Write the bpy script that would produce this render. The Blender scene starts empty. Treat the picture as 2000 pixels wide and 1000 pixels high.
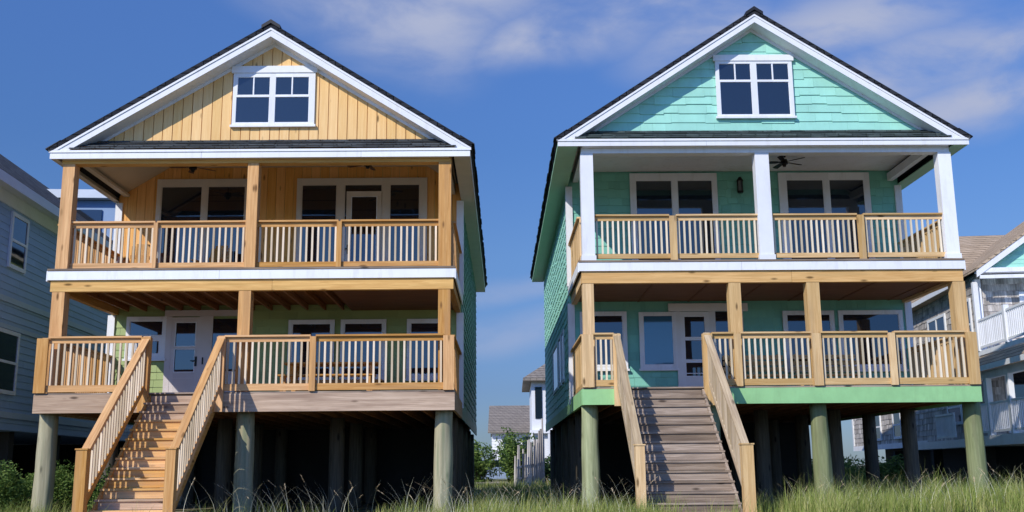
import bpy, math, random
from mathutils import Vector, noise
random.seed(7)
scene = bpy.context.scene
COL = scene.collection
EYE = 1.0                      # camera height above the flat ground under the houses (m)
PI = math.pi

# ------------------------------------------------------------------ helpers
class MB:
    """collects faces; build() links them as ONE mesh object"""
    def __init__(s, dz=0.0): s.v = []; s.f = []; s.dz = dz
    def add(s, vs, fs):
        n = len(s.v)
        s.v += [(a, b, c + s.dz) for a, b, c in vs]
        s.f += [tuple(i + n for i in f) for f in fs]
    def box(s, x0, x1, y0, y1, z0, z1):
        s.add([(x0,y0,z0),(x1,y0,z0),(x1,y1,z0),(x0,y1,z0),(x0,y0,z1),(x1,y0,z1),(x1,y1,z1),(x0,y1,z1)],
              [(0,3,2,1),(4,5,6,7),(0,1,5,4),(1,2,6,5),(2,3,7,6),(3,0,4,7)])
    def prism_y(s, poly, y0, y1):
        n = len(poly)
        s.add([(x, y0, z) for x, z in poly] + [(x, y1, z) for x, z in poly],
              [tuple(range(n))] + [tuple(range(2*n-1, n-1, -1))] + [(i, i+n, (i+1) % n + n, (i+1) % n) for i in range(n)])
    def prism_x(s, poly, x0, x1):
        n = len(poly)
        s.add([(x0, y, z) for y, z in poly] + [(x1, y, z) for y, z in poly],
              [tuple(range(n))] + [tuple(range(2*n-1, n-1, -1))] + [(i, i+n, (i+1) % n + n, (i+1) % n) for i in range(n)])
    def beam(s, p, q, w, h, up=(0,0,1)):
        p = Vector(p); q = Vector(q); d = (q-p).normalized(); u = Vector(up)
        r = d.cross(u).normalized(); u = r.cross(d).normalized()
        vs = []
        for c in (p, q):
            for a, b in ((-1,-1),(1,-1),(1,1),(-1,1)):
                vs.append(tuple(c + r*a*w/2 + u*b*h/2))
        s.add(vs, [(0,1,2,3),(7,6,5,4),(0,4,5,1),(1,5,6,2),(2,6,7,3),(3,7,4,0)])
    def cyl(s, p, q, r0, r1, n=12, wob=0.0, rings=1):
        p = Vector(p); q = Vector(q); d = (q-p); L = d.length; d.normalize()
        a = Vector((1,0,0)) if abs(d.x) < .8 else Vector((0,1,0))
        e1 = d.cross(a).normalized(); e2 = d.cross(e1)
        vs = []; fs = []
        for k in range(rings+1):
            t = k/rings; r = r0+(r1-r0)*t; c = p + d*L*t
            for i in range(n):
                an = 2*PI*i/n
                rr = r*(1 + wob*noise.noise(Vector((math.cos(an)*2, math.sin(an)*2, t*L*1.3+p.x*7))))
                vs.append(tuple(c + (e1*math.cos(an)+e2*math.sin(an))*rr))
        for k in range(rings):
            for i in range(n):
                j = (i+1) % n
                fs.append((k*n+i, k*n+j, (k+1)*n+j, (k+1)*n+i))
        fs.append(tuple(range(n-1, -1, -1))); fs.append(tuple(rings*n+i for i in range(n)))
        s.add(vs, fs)
    def build(s, name, mat, parent=None, smooth=False):
        me = bpy.data.meshes.new(name); me.from_pydata(s.v, [], s.f); me.update()
        o = bpy.data.objects.new(name, me); COL.objects.link(o)
        if mat: me.materials.append(mat)
        if smooth: me.polygons.foreach_set('use_smooth', [True]*len(me.polygons))
        if parent: o.parent = parent
        return o

def clip(poly, planes):
    for a, b, c in planes:            # keep a*s + b*z <= c
        out = []
        for i in range(len(poly)):
            p, q = poly[i], poly[(i+1) % len(poly)]
            dp = a*p[0]+b*p[1]-c; dq = a*q[0]+b*q[1]-c
            if dp <= 0: out.append(p)
            if (dp < 0 < dq) or (dq < 0 < dp):
                t = dp/(dp-dq); out.append((p[0]+(q[0]-p[0])*t, p[1]+(q[1]-p[1])*t))
        poly = out
        if len(poly) < 3: return None
    return poly

def plate(mb, poly, fn, oa, ob, za, zb):
    """thin board: polygon in (s,z) whose face stands off the wall by oa at height za to ob at zb"""
    n = len(poly); vs = []
    for s_, z in poly:
        t = (z-za)/(zb-za) if zb > za else 0
        vs.append(fn(s_, z, oa+(ob-oa)*t))
    for s_, z in poly: vs.append(fn(s_, z, -.004))
    mb.add(vs, [tuple(range(n))]+[(i, i+n, (i+1) % n+n, (i+1) % n) for i in range(n)])

def siding(mb, s0, s1, z0, z1, fn, course=.2, wmin=.12, wmax=.3, jit=.018, gap=.004, planes=(), thick=.024):
    """courses of shingles or lap boards, each board its own piece"""
    z = z0; k = 0
    while z < z1:
        zt = min(z+course, z1)
        x = s0 - random.random()*wmin
        while x < s1:
            w = random.uniform(wmin, wmax)
            j = random.uniform(-jit, jit)
            if jit and random.random() < .12: j -= jit*.9
            a = max(x, s0); b = min(x+w-gap, s1)
            if b-a > .004:
                za = max(z0, z+j)
                p = clip([(a, za), (b, za + random.uniform(-.2, .2)*jit), (b, zt+.012), (a, zt+.012)], planes)
                if p: plate(mb, p, fn, thick*random.uniform(.85, 1.15), .005, za, zt+.012)
            x += w
        z += course; k += 1

def boards(mb, s0, s1, z0, z1, fn, w=.2, gap=.012, planes=(), thick=.02):
    x = s0
    while x < s1:
        b = min(x+w*random.uniform(.96, 1.04)-gap, s1)
        p = clip([(x, z0), (b, z0), (b, z1), (x, z1)], planes)
        if p: plate(mb, p, fn, thick*random.uniform(.8, 1.1), thick, z0, z1)
        x = b+gap

def tag(o, label=None, cat=None, group=None, kind=None):
    if label: o['label'] = label
    if cat: o['category'] = cat
    if group: o['group'] = group
    if kind: o['kind'] = kind
    return o
def empty(name, loc, rz=0.0):
    o = bpy.data.objects.new(name, None); COL.objects.link(o); o.location = loc; o.rotation_euler = (0,0,rz)
    o.empty_display_size = .3
    return o
def copy_tree(o, parent=None):
    c = o.copy(); COL.objects.link(c); c.parent = parent
    for ch in list(o.children): copy_tree(ch, c)
    return c

# ------------------------------------------------------------------ materials
def srgb(r, g, b):
    f = lambda c: (c/255/12.92 if c/255 <= .04045 else ((c/255+.055)/1.055)**2.4)
    return (f(r), f(g), f(b), 1)
def mat_new(name):
    m = bpy.data.materials.new(name); m.use_nodes = True
    nt = m.node_tree; b = nt.nodes['Principled BSDF']
    return m, nt, b
def N(nt, t, **k):
    n = nt.nodes.new(t)
    for a, v in k.items():
        if a == 'inp':
            for i, x in v.items(): n.inputs[i].default_value = x
        else: setattr(n, a, v)
    return n
def coords(nt, scale, rand=True, slope=False):
    """object coordinates, shifted per board so no two boards share their grain"""
    tc = N(nt, 'ShaderNodeTexCoord'); mp = N(nt, 'ShaderNodeVectorMath', operation='MULTIPLY')
    mp.inputs[1].default_value = scale
    geo = N(nt, 'ShaderNodeNewGeometry'); oi = N(nt, 'ShaderNodeObjectInfo')
    ad = N(nt, 'ShaderNodeMath', operation='ADD'); nt.links.new(geo.outputs['Random Per Island'], ad.inputs[0]); nt.links.new(oi.outputs['Random'], ad.inputs[1])
    ml = N(nt, 'ShaderNodeMath', operation='MULTIPLY'); ml.inputs[1].default_value = 37.0; nt.links.new(ad.outputs[0], ml.inputs[0])
    va = N(nt, 'ShaderNodeVectorMath', operation='ADD')
    nt.links.new(tc.outputs['Object'], mp.inputs[0])
    nt.links.new(mp.outputs[0], va.inputs[0])
    if slope:
        rt = N(nt, 'ShaderNodeVectorRotate', rotation_type='X_AXIS'); rt.inputs['Angle'].default_value = -math.radians(39)
        nt.links.new(tc.outputs['Object'], rt.inputs['Vector']); nt.links.new(rt.outputs[0], mp.inputs[0])
    if rand: nt.links.new(ml.outputs[0], va.inputs[1])
    fr = N(nt, 'ShaderNodeMath', operation='FRACT'); nt.links.new(ad.outputs[0], fr.inputs[0])
    return va.outputs[0], fr.outputs[0]
def ramp(nt, src, stops):
    r = N(nt, 'ShaderNodeValToRGB'); el = r.color_ramp.elements
    while len(el) < len(stops): el.new(.5)
    for e, (p, c) in zip(el, stops): e.position = p; e.color = c
    nt.links.new(src, r.inputs[0]); return r.outputs[0]
def mix(nt, a, b, fac, mode='MIX'):
    m = N(nt, 'ShaderNodeMix', data_type='RGBA', blend_type=mode)
    for i, x in ((0, fac), (6, a), (7, b)):
        if hasattr(x, 'links'): nt.links.new(x, m.inputs[i])
        else: m.inputs[i].default_value = x
    return m.outputs[2]

def wood(name, light, dark, axis, rough=.7, contrast=1.0, knots=True, streak=None, slope=False):
    """planed lumber: grain runs along the given axis"""
    m, nt, b = mat_new(name)
    sc = {'x': (1.2, 26, 26), 'y': (26, 1.2, 26), 'z': (26, 26, 1.2)}[axis]
    v, rnd = coords(nt, sc, slope=slope)
    n1 = N(nt, 'ShaderNodeTexNoise', inp={'Scale': 1.0, 'Detail': 6, 'Roughness': .6, 'Distortion': .8}); nt.links.new(v, n1.inputs[0])
    c = ramp(nt, n1.outputs[0], [(.3, dark), (.48, tuple((a+d)/2 for a, d in zip(light, dark))), (.62, light)])
    # board to board variation
    hv = N(nt, 'ShaderNodeHueSaturation'); mr = N(nt, 'ShaderNodeMapRange', inp={3: 1-.20*contrast, 4: 1+.12*contrast}); nt.links.new(rnd, mr.inputs[0])
    ms = N(nt, 'ShaderNodeMapRange', inp={3: 1+.08*min(contrast, 1.2), 4: 1-.10*min(contrast, 1.2)}); nt.links.new(rnd, ms.inputs[0]); nt.links.new(ms.outputs[0], hv.inputs['Saturation'])
    nt.links.new(c, hv.inputs['Color']); nt.links.new(mr.outputs[0], hv.inputs['Value']); c = hv.outputs[0]
    if knots:
        sk = {'x': (1.6, 5, 5), 'y': (5, 1.6, 5), 'z': (5, 5, 1.6)}[axis]
        v2, _ = coords(nt, sk, slope=slope)
        vo = N(nt, 'ShaderNodeTexVoronoi', inp={'Scale': 1.0, 'Randomness': 1.0}); nt.links.new(v2, vo.inputs[0])
        kf = ramp(nt, vo.outputs['Distance'], [(.07, (1,1,1,1)), (.17, (0,0,0,1))])
        c = mix(nt, c, tuple(x*.35 for x in dark[:3])+(1,), kf)
    if streak:
        v3, _ = coords(nt, {'x': (.6, 9, 9), 'y': (9, .6, 9), 'z': (9, 9, .6)}[axis], slope=slope)
        n3 = N(nt, 'ShaderNodeTexNoise', inp={'Scale': 1.0, 'Detail': 4}); nt.links.new(v3, n3.inputs[0])
        c = mix(nt, c, streak, ramp(nt, n3.outputs[0], [(.5, (0,0,0,1)), (.72, (.8,.8,.8,1))]))
    nt.links.new(c, b.inputs['Base Color']); b.inputs['Roughness'].default_value = rough; b.inputs['Specular IOR Level'].default_value = .25
    bp = N(nt, 'ShaderNodeBump', inp={'Strength': .35, 'Distance': .006}); nt.links.new(n1.outputs[0], bp.inputs['Height']); nt.links.new(bp.outputs[0], b.inputs['Normal'])
    return m
def paint(name, col, var=.08, rough=.55, dirt=None, bump=.15, island=.06, spec=.3):
    m, nt, b = mat_new(name)
    v, rnd = coords(nt, (1.3, 1.3, 1.3), rand=False)
    n1 = N(nt, 'ShaderNodeTexNoise', inp={'Scale': 1.7, 'Detail': 5, 'Roughness': .65}); nt.links.new(v, n1.inputs[0])
    c = ramp(nt, n1.outputs[0], [(.3, tuple(x*(1-var) for x in col[:3])+(1,)), (.65, col)])
    hv = N(nt, 'ShaderNodeHueSaturation'); mr = N(nt, 'ShaderNodeMapRange', inp={3: 1-island, 4: 1+island}); nt.links.new(rnd, mr.inputs[0])
    nt.links.new(c, hv.inputs['Color']); nt.links.new(mr.outputs[0], hv.inputs['Value']); c = hv.outputs[0]
    if dirt:
        v2, _ = coords(nt, (6, 6, .8), rand=False)
        n2 = N(nt, 'ShaderNodeTexNoise', inp={'Scale': 1.0, 'Detail': 6, 'Roughness': .7}); nt.links.new(v2, n2.inputs[0])
        c = mix(nt, c, dirt, ramp(nt, n2.outputs[0], [(.52, (0,0,0,1)), (.8, (.45,.45,.45,1))]))
    nt.links.new(c, b.inputs['Base Color']); b.inputs['Roughness'].default_value = rough; b.inputs['Specular IOR Level'].default_value = spec
    n4 = N(nt, 'ShaderNodeTexNoise', inp={'Scale': 60.0, 'Detail': 3}); tc = N(nt, 'ShaderNodeTexCoord'); nt.links.new(tc.outputs['Object'], n4.inputs[0])
    bp = N(nt, 'ShaderNodeBump', inp={'Strength': bump, 'Distance': .004}); nt.links.new(n4.outputs[0], bp.inputs['Height']); nt.links.new(bp.outputs[0], b.inputs['Normal'])
    return m
def glass(name, tint, rough=.03, bow=.045):
    m, nt, b = mat_new(name)
    b.inputs['Base Color'].default_value = tint; b.inputs['Roughness'].default_value = rough
    b.inputs['IOR'].default_value = 1.8; b.inputs['Specular IOR Level'].default_value = .5
    tc = N(nt, 'ShaderNodeTexCoord'); n = N(nt, 'ShaderNodeTexNoise', inp={'Scale': .8, 'Detail': 1}); nt.links.new(tc.outputs['Object'], n.inputs[0])
    bp = N(nt, 'ShaderNodeBump', inp={'Strength': .12, 'Distance': .02}); nt.links.new(n.outputs[0], bp.inputs['Height']); va = N(nt, 'ShaderNodeVectorMath', operation='ADD'); va.inputs[1].default_value = (0, 0, -bow); nt.links.new(bp.outputs[0], va.inputs[0])
    vn = N(nt, 'ShaderNodeVectorMath', operation='NORMALIZE'); nt.links.new(va.outputs[0], vn.inputs[0]); nt.links.new(vn.outputs[0], b.inputs['Normal'])
    return m
def shingle_roof(name, c1, c2):
    m, nt, b = mat_new(name)
    tc = N(nt, 'ShaderNodeTexCoord')
    br = N(nt, 'ShaderNodeTexBrick', inp={'Scale': 1.0, 'Mortar Size': .012, 'Brick Width': .3, 'Row Height': .13, 'Color1': c1, 'Color2': c2, 'Mortar': tuple(x*.3 for x in c1[:3])+(1,)})
    sp = N(nt, 'ShaderNodeSeparateXYZ'); nt.links.new(tc.outputs['Object'], sp.inputs[0])
    ad = N(nt, 'ShaderNodeMath', operation='ADD'); nt.links.new(sp.outputs[0], ad.inputs[0]); nt.links.new(sp.outputs[1], ad.inputs[1])
    cb = N(nt, 'ShaderNodeCombineXYZ'); nt.links.new(ad.outputs[0], cb.inputs[0]); nt.links.new(sp.outputs[2], cb.inputs[1])
    nt.links.new(cb.outputs[0], br.inputs[0])
    n = N(nt, 'ShaderNodeTexNoise', inp={'Scale': 3.0, 'Detail': 8, 'Roughness': .75}); nt.links.new(tc.outputs['Object'], n.inputs[0])
    c = mix(nt, br.outputs[0], n.outputs[0], .35, 'OVERLAY')
    nt.links.new(c, b.inputs['Base Color']); b.inputs['Roughness'].default_value = .95; b.inputs['Specular IOR Level'].default_value = .15
    bp = N(nt, 'ShaderNodeBump', inp={'Strength': .7, 'Distance': .02}); nt.links.new(br.outputs['Fac'], bp.inputs['Height']); nt.links.new(bp.outputs[0], b.inputs['Normal'])
    return m
def simple(name, col, rough=.6, metal=0.0, spec=.4):
    m, nt, b = mat_new(name); v, rnd = coords(nt, (3,3,3), rand=False)
    n1 = N(nt, 'ShaderNodeTexNoise', inp={'Scale': 3.0, 'Detail': 4}); nt.links.new(v, n1.inputs[0])
    c = ramp(nt, n1.outputs[0], [(.3, tuple(x*.85 for x in col[:3])+(1,)), (.7, col)])
    nt.links.new(c, b.inputs['Base Color']); b.inputs['Roughness'].default_value = rough; b.inputs['Metallic'].default_value = metal; b.inputs['Specular IOR Level'].default_value = spec
    return m

M = {}
PL, PD = (.72,.40,.145,1), (.51,.235,.065,1)        # warm fresh pine (left house)
QL, QD = (.76,.52,.25,1), (.55,.33,.13,1)        # paler pine (right house)
for ax in 'xyz':
    M['pine_'+ax] = wood('warm_pine_'+ax, PL, PD, ax, contrast=1.3, streak=(.46,.25,.10,1))
    M['pale_'+ax] = wood('pale_pine_'+ax, QL, QD, ax, contrast=1.3, streak=(.50,.34,.17,1))
    M['grey_'+ax] = wood('weathered_wood_'+ax, (.42,.33,.25,1), (.20,.145,.105,1), ax, contrast=1.6, streak=(.13,.095,.07,1))
M['tread'] = wood('orange_tread_wood', (.80,.47,.17,1), (.58,.29,.085,1), 'x', contrast=1.4, streak=(.5,.33,.2,1))
M['band_wood'] = wood('band_board_wood', (.56,.40,.27,1), (.36,.235,.15,1), 'x', streak=(.24,.15,.10,1))
M['baluster_l'] = wood('cream_baluster_wood', (.80,.66,.47,1), (.64,.48,.31,1), 'z', contrast=1.6, knots=False)
M['baluster_r'] = wood('pale_baluster_wood', (.80,.70,.52,1), (.66,.54,.37,1), 'z', contrast=1.6, knots=False)
M['beam_l'] = wood('yellow_beam_wood', (.76,.45,.13,1), (.54,.27,.055,1), 'x', contrast=.6, streak=(.50,.30,.09,1))
M['beam_r'] = wood('honey_beam_wood', (.74,.45,.17,1), (.54,.29,.085,1), 'x', contrast=.6, streak=(.52,.32,.12,1))
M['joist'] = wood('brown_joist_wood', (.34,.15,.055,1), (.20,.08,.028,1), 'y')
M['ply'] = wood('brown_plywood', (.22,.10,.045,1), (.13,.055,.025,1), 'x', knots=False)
M['gable_boards'] = wood('yellow_gable_boards', (.88,.575,.25,1), (.79,.48,.185,1), 'z', contrast=.35)
M['porch_boards'] = wood('amber_porch_boards', (.92,.49,.15,1), (.78,.37,.095,1), 'z', contrast=.5)
M['white'] = paint('white_trim_paint', (.82,.83,.85,1), var=.07, dirt=(.46,.43,.38,1))
M['tan_soffit'] = paint('tan_soffit_paint', (.62,.56,.45,1))
M['cream'] = paint('cream_trim_paint', (.72,.66,.58,1))
M['green_l'] = paint('leaf_green_siding', (.35,.44,.18,1), island=.08)
M['sage_l'] = paint('sea_green_shingle', (.13,.28,.21,1), island=.12)
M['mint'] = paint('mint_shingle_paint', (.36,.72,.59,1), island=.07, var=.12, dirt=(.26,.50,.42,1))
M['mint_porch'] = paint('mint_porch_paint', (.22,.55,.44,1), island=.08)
M['green_band'] = paint('apple_green_paint', (.33,.62,.28,1), var=.18, dirt=(.22,.36,.17,1))
M['pale_green'] = paint('pale_green_soffit', (.36,.60,.40,1))
M['roof'] = shingle_roof('black_asphalt_shingle', (.022,.024,.03,1), (.035,.037,.043,1))
M['roof_edge'] = simple('black_drip_edge', (.012,.013,.018,1), .6)
M['pent'] = shingle_roof('grey_asphalt_shingle', (.085,.095,.10,1), (.05,.056,.06,1))
M['pent_mint'] = shingle_roof('green_grey_asphalt_shingle', (.10,.13,.125,1), (.05,.065,.065,1))
M['brown_roof'] = shingle_roof('tan_asphalt_shingle', (.52,.40,.28,1), (.40,.30,.20,1))
M['far_roof'] = shingle_roof('grey_brown_shingle', (.30,.26,.22,1), (.24,.21,.18,1))
M['dark_roof'] = shingle_roof('charcoal_shingle', (.20,.185,.16,1), (.10,.095,.085,1))
M['glass'] = glass('dark_window_glass', (.010,.015,.024,1), bow=0.0)
M['upper_glass'] = glass('upper_window_glass', (.012,.018,.028,1))
M['gable_glass'] = glass('gable_window_glass', (.014,.022,.034,1), .06, 0.0)
M['blue_glass'] = glass('painted_sky_glass', (.03,.13,.22,1), .05, 0.0)  # sky reflection painted in as a blue base colour
M['door'] = paint('mauve_door_paint', (.66,.60,.58,1))
M['door_white'] = paint('white_door_paint', (.78,.78,.78,1))
M['pile_l'] = wood('treated_pile_wood', (.43,.385,.24,1), (.27,.245,.145,1), 'z', contrast=1.5, streak=(.22,.255,.15,1))
M['pile_inner'] = wood('brown_shaded_pile', (.13,.11,.08,1), (.06,.05,.038,1), 'z')  # unpainted brown wood, darkened further to stand for the shade under the houses
M['pile_r'] = wood('green_stained_pile', (.35,.38,.20,1), (.21,.245,.115,1), 'z', contrast=1.6, streak=(.17,.17,.09,1))
M['slope_l'] = wood('warm_pine_sloped', PL, PD, 'y', contrast=1.2, streak=(.46,.25,.10,1), slope=True)
M['slope_r'] = wood('worn_pine_sloped', (.64,.50,.31,1), (.42,.30,.175,1), 'y', contrast=1.3, streak=(.34,.25,.17,1), slope=True)
M['worn_z'] = wood('worn_pine_z', (.60,.47,.30,1), (.40,.29,.175,1), 'z', contrast=1.3, streak=(.34,.26,.19,1))
M['worn_y'] = wood('worn_pine_y', (.62,.48,.30,1), (.40,.29,.175,1), 'y', contrast=1.3, streak=(.34,.26,.19,1))
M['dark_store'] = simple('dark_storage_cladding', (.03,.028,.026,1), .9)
M['blue'] = paint('slate_blue_siding', (.25,.37,.57,1), island=.05)
M['blue_trim'] = paint('blue_grey_trim', (.34,.44,.56,1))
M['white_trim2'] = paint('soft_white_trim', (.60,.66,.74,1))
M['shake'] = wood('grey_cedar_shake', (.62,.57,.52,1), (.28,.245,.215,1), 'z', contrast=2.2, knots=False)
M['metal_dark'] = simple('dark_bronze_metal', (.02,.017,.015,1), .4, .6)
M['fan_wood'] = simple('brown_fan_blade', (.16,.08,.035,1), .5)
M['steel'] = simple('brushed_steel', (.5,.5,.5,1), .3, .9)
M['lamp_glass'] = glass('smoked_lamp_glass', (.12,.13,.13,1), .1)
M['car_paint'] = simple('pale_blue_car_paint', (.42,.52,.68,1), .25, .2, .6)
M['rubber'] = simple('black_rubber', (.015,.015,.015,1), .8)
M['bark'] = wood('grey_bark', (.16,.12,.09,1), (.07,.05,.04,1), 'z')
M['sandy'] = simple('dark_seed_head', (.55,.42,.24,1), .9)

def leafmat(name, c1, c2, c3, transl=.25):
    m, nt, b = mat_new(name)
    geo = N(nt, 'ShaderNodeNewGeometry'); tc = N(nt, 'ShaderNodeTexCoord')
    n = N(nt, 'ShaderNodeTexNoise', inp={'Scale': 1.1, 'Detail': 3}); nt.links.new(tc.outputs['Object'], n.inputs[0])
    a = N(nt, 'ShaderNodeMath', operation='MULTIPLY_ADD'); a.inputs[1].default_value = .55; nt.links.new(geo.outputs['Random Per Island'], a.inputs[0])
    s2 = N(nt, 'ShaderNodeMath', operation='MULTIPLY'); s2.inputs[1].default_value = .5; nt.links.new(n.outputs[0], s2.inputs[0]); nt.links.new(s2.outputs[0], a.inputs[2])
    c = ramp(nt, a.outputs[0], [(.2, c1), (.5, c2), (.8, c3)])
    nt.links.new(c, b.inputs['Base Color']); b.inputs['Roughness'].default_value = .6; b.inputs['Specular IOR Level'].default_value = .2
    tr = N(nt, 'ShaderNodeBsdfTranslucent'); nt.links.new(c, tr.inputs[0])
    mx = N(nt, 'ShaderNodeMixShader', inp={0: transl}); nt.links.new(b.outputs[0], mx.inputs[1]); nt.links.new(tr.outputs[0], mx.inputs[2])
    nt.links.new(mx.outputs[0], nt.nodes['Material Output'].inputs[0])
    return m
M['grass'] = leafmat('dune_grass_blades', (.12,.17,.03,1), (.28,.36,.07,1), (.56,.52,.20,1), .35)
M['oats'] = leafmat('dry_oat_stalks', (.60,.58,.36,1), (.74,.70,.48,1), (.85,.80,.60,1), .2)
M['weeds'] = leafmat('weed_leaves', (.05,.10,.02,1), (.11,.19,.04,1), (.24,.32,.08,1), .35)
M['shrub'] = leafmat('shrub_leaves', (.02,.05,.015,1), (.045,.09,.03,1), (.10,.16,.05,1), .2)

# ------------------------------------------------------------------ house parts
def window(parent, x0, x1, z0, z1, y, panes, dz, trim='white', gl='glass', casing=.035, name='window', header=0.0, glass_y=.012, t=.022):
    """casing with real openings, thin sash round each pane, glass set back. wall faces -y"""
    fr = MB(dz)
    xs = sorted(set([x0, x1] + [p[0] for p in panes] + [p[1] for p in panes]))
    # casing: fill everything that is not a pane, cell by cell
    zs = sorted(set([z0, z1] + [p[2] for p in panes] + [p[3] for p in panes]))
    for i in range(len(xs)-1):
        run = None
        for j in range(len(zs)):
            solid = False
            if j < len(zs)-1:
                cx = (xs[i]+xs[i+1])/2; cz = (zs[j]+zs[j+1])/2
                solid = not any(p[0] < cx < p[1] and p[2] < cz < p[3] for p in panes)
            if solid and run is None: run = zs[j]
            if not solid and run is not None:
                fr.box(xs[i], xs[i+1], y-casing, y+.01, run, zs[j]); run = None
    if header: fr.box(x0-.04, x1+.04, y-casing-.02, y+.01, z1+.002, z1+header)
    fr.box(x0-.03, x1+.03, y-casing-.03, y+.01, z0-.05, z0-.002)
    w = fr.build(name, M[trim], parent)
    g = MB(dz); s = MB(dz)
    for a, b, c, d in [p[:4] for p in panes]:
        g.box(a+.002, b-.002, y-glass_y, y-.002, c+.002, d-.002)
        ys0, ys1 = y-glass_y-.012, y-glass_y-.001
        s.box(a+.001, a+t, ys0, ys1, c+.001, d-.001); s.box(b-t, b-.001, ys0, ys1, c+.001, d-.001)
        s.box(a+t, b-t, ys0, ys1, c+.001, c+t); s.box(a+t, b-t, ys0, ys1, d-t, d-.001)
    s.build('sash', M[trim], w); g.build('pane', M[gl], w)
    return w

def house(H):
    d = H; W = d['W']; T = d['mats']
    root = empty(d['name'], (d['x'], d['y'], 0), d['yaw'])
    tag(root, d['label'], 'house', 'pair of stilted beach houses')
    E = EYE
    def part(mb, name, mat, par=root, **k): return mb.build(name, M[mat] if isinstance(mat, str) else mat, par, **k)
    (tl, zl), (xr, za), (tr, zr_) = d['tips']
    yb, ye = d['yb'], d['ye']
    sl = (za-zl)/(xr-tl); sr = (za-zr_)/(tr-xr)
    def under(x, drop): # roof underside height at x
        return (zl+(x-tl)*sl if x < xr else zr_+(tr-x)*sr) - drop
    dr = .16
    # ---- walls (core box with its siding)
    core = MB(E)
    core.prism_y([(0, d['zb']+.31), (W, d['zb']+.31), (W, under(W, dr)), (xr, under(xr, dr)), (0, under(0, dr))], yb, ye)
    front_low = (lambda s_, z, o: (s_, yb-o, z))
    siding(core, 0.0, W, d['zf']-.1, d['zuW']-.3, front_low, **d['low_siding'])
    part(core, 'wall', T['low_wall'])
    side = MB(E)
    if d['side'] == 'right':
        fn = lambda s_, z, o: (W+o, s_, z)
        siding(side, yb+.1, ye, d['zb']+.25, under(W, dr)-.02, fn, **d['side_siding'])
    else:
        fn = lambda s_, z, o: (-o, s_, z)
        siding(side, yb+.1, ye, d['zb']+.25, under(0, dr)-.02, fn, **d['side_siding'])
    part(side, 'side_shingles', T['side'])
    upf = MB(E)
    lim = [(-sl, 1, zl-tl*sl-dr), (sr, 1, zr_+tr*sr-dr)]
    fnu = lambda s_, z, o: (s_, yb-o, z)
    if d['style'] == 'boards': boards(upf, 0.0, W, d['zuW'], d['zc'], fnu, w=.205, gap=.007, planes=lim, thick=.016)
    else: siding(upf, 0.0, W, d['zuW'], d['zc'], fnu, planes=lim, **d['side_siding'])
    part(upf, 'porch_wall', T['porch_wall'])
    # corner boards and skirt band
    for x0, x1 in ((-.06, .10), (W-.10, W+.06)):
        for z0, z1 in ((d['zf']-.12, d['zuW']-.42), (d['zuW'], d['zfb']-.02)):
            cb = MB(E); cb.box(x0, x1, yb-.062, yb+.12, z0, z1); part(cb, 'corner_board', 'white')
    for x0, x1 in ((-.03, 0.0), (W, W+.03)):
        sk = MB(E); sk.box(x0, x1, yb+.001, ye, d['zb']+.001, d['zb']+.26); part(sk, 'skirt_board', T['skirt'])
    # ---- floor slab / first deck
    fl = MB(E)
    fl.box(.02, W-.02, .06, yb-.002, d['zf']-.06, d['zf']-.002)
    for k in range(26):
        y0 = .03+k*.145
        if y0+.14 < yb: fl.box(-.02, W+.02, y0-.05, y0+.087, d['zf'], d['zf']+.03)
    part(fl, 'deck_floor', T['decking'])
    jo = MB(E)
    jo.box(.03, W-.03, .12, ye-.05, d['zb']+.26, d['zb']+.30)
    for k in range(int(W/.42)):
        jo.box(.2+k*.42, .24+k*.42, .12, ye-.1, d['zb']+.03, d['zb']+.26)
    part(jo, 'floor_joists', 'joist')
    for x0, x1 in d['band']:
        bd = MB(E); bd.box(x0, x1, -.035, .06, d['zb'], d['zf']-.003); part(bd, 'band_board', T['band'])
    for x0, x1 in ((-.036, .02), (W-.02, W+.036)):
        bs = MB(E); bs.box(x0, x1, .062, yb, d['zb']+.003, d['zf']-.004); part(bs, 'side_band', T['skirt'] if d['side'] == 'left' else T['band'])
    # ---- upper deck
    yu = d['yu']
    ud = MB(E); ud.box(-.03, W+.03, yu-.06, yb-.002, d['zuW']-.02, d['zuW']+.02)
    part(ud, 'upper_deck_floor', T['upfloor'])
    wb = MB(E)
    for a, b in ((-.02, W*.42), (W*.42+.005, W+.02)): wb.box(a, b, yu-.045, yu, d['zB1']+.004, d['zuW']-.024)
    for x0, x1 in ((-.045, -.0205), (W+.0205, W+.045)): wb.box(x0, x1, yu-.045, yb, d['zB1']-.02, d['zuW']-.024)
    part(wb, 'deck_fascia', 'white')
    bm = MB(E)
    for a, b in ((.03, W*.55), (W*.55+.006, W-.01)): bm.box(a, b, yu, yu+.13, d['zB0'], d['zB1'])
    bmo = part(bm, 'porch_beam', T['beam'])
    for x0, x1 in ((.03, .16), (W-.14, W-.01)):
        bm = MB(E); bm.box(x0, x1, yu+.132, yb-.002, d['zB0']+.02, d['zB1']-.002); part(bm, 'side_beam', T['post_y'])
    uj = MB(E)
    zj = d['zB0']+.10
    uj.box(.16, W-.14, yu+.14, yb-.003, d['zB1']+.01, d['zB1']+.04)
    k = 0; x = .36
    while x < W-.2:
        if not (d['style'] == 'boards' and x > 5.4): uj.box(x, x+.042, yu+.14, yb-.01, zj, d['zB1']+.008)
        x += .41; k += 1
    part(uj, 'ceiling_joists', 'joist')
    cs = MB(E)
    if d['style'] == 'boards': cs.box(5.5, W-.15, yu+.15, yb-.02, zj-.016, zj-.002)
    else:
        cs.box(.17, W-.15, yu+.15, yb-.02, zj-.016, zj-.002)
        for k in range(7): cs.box(.4+k*1.2, .45+k*1.2, yu+.15, yb-.03, zj-.028, zj-.017)
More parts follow.
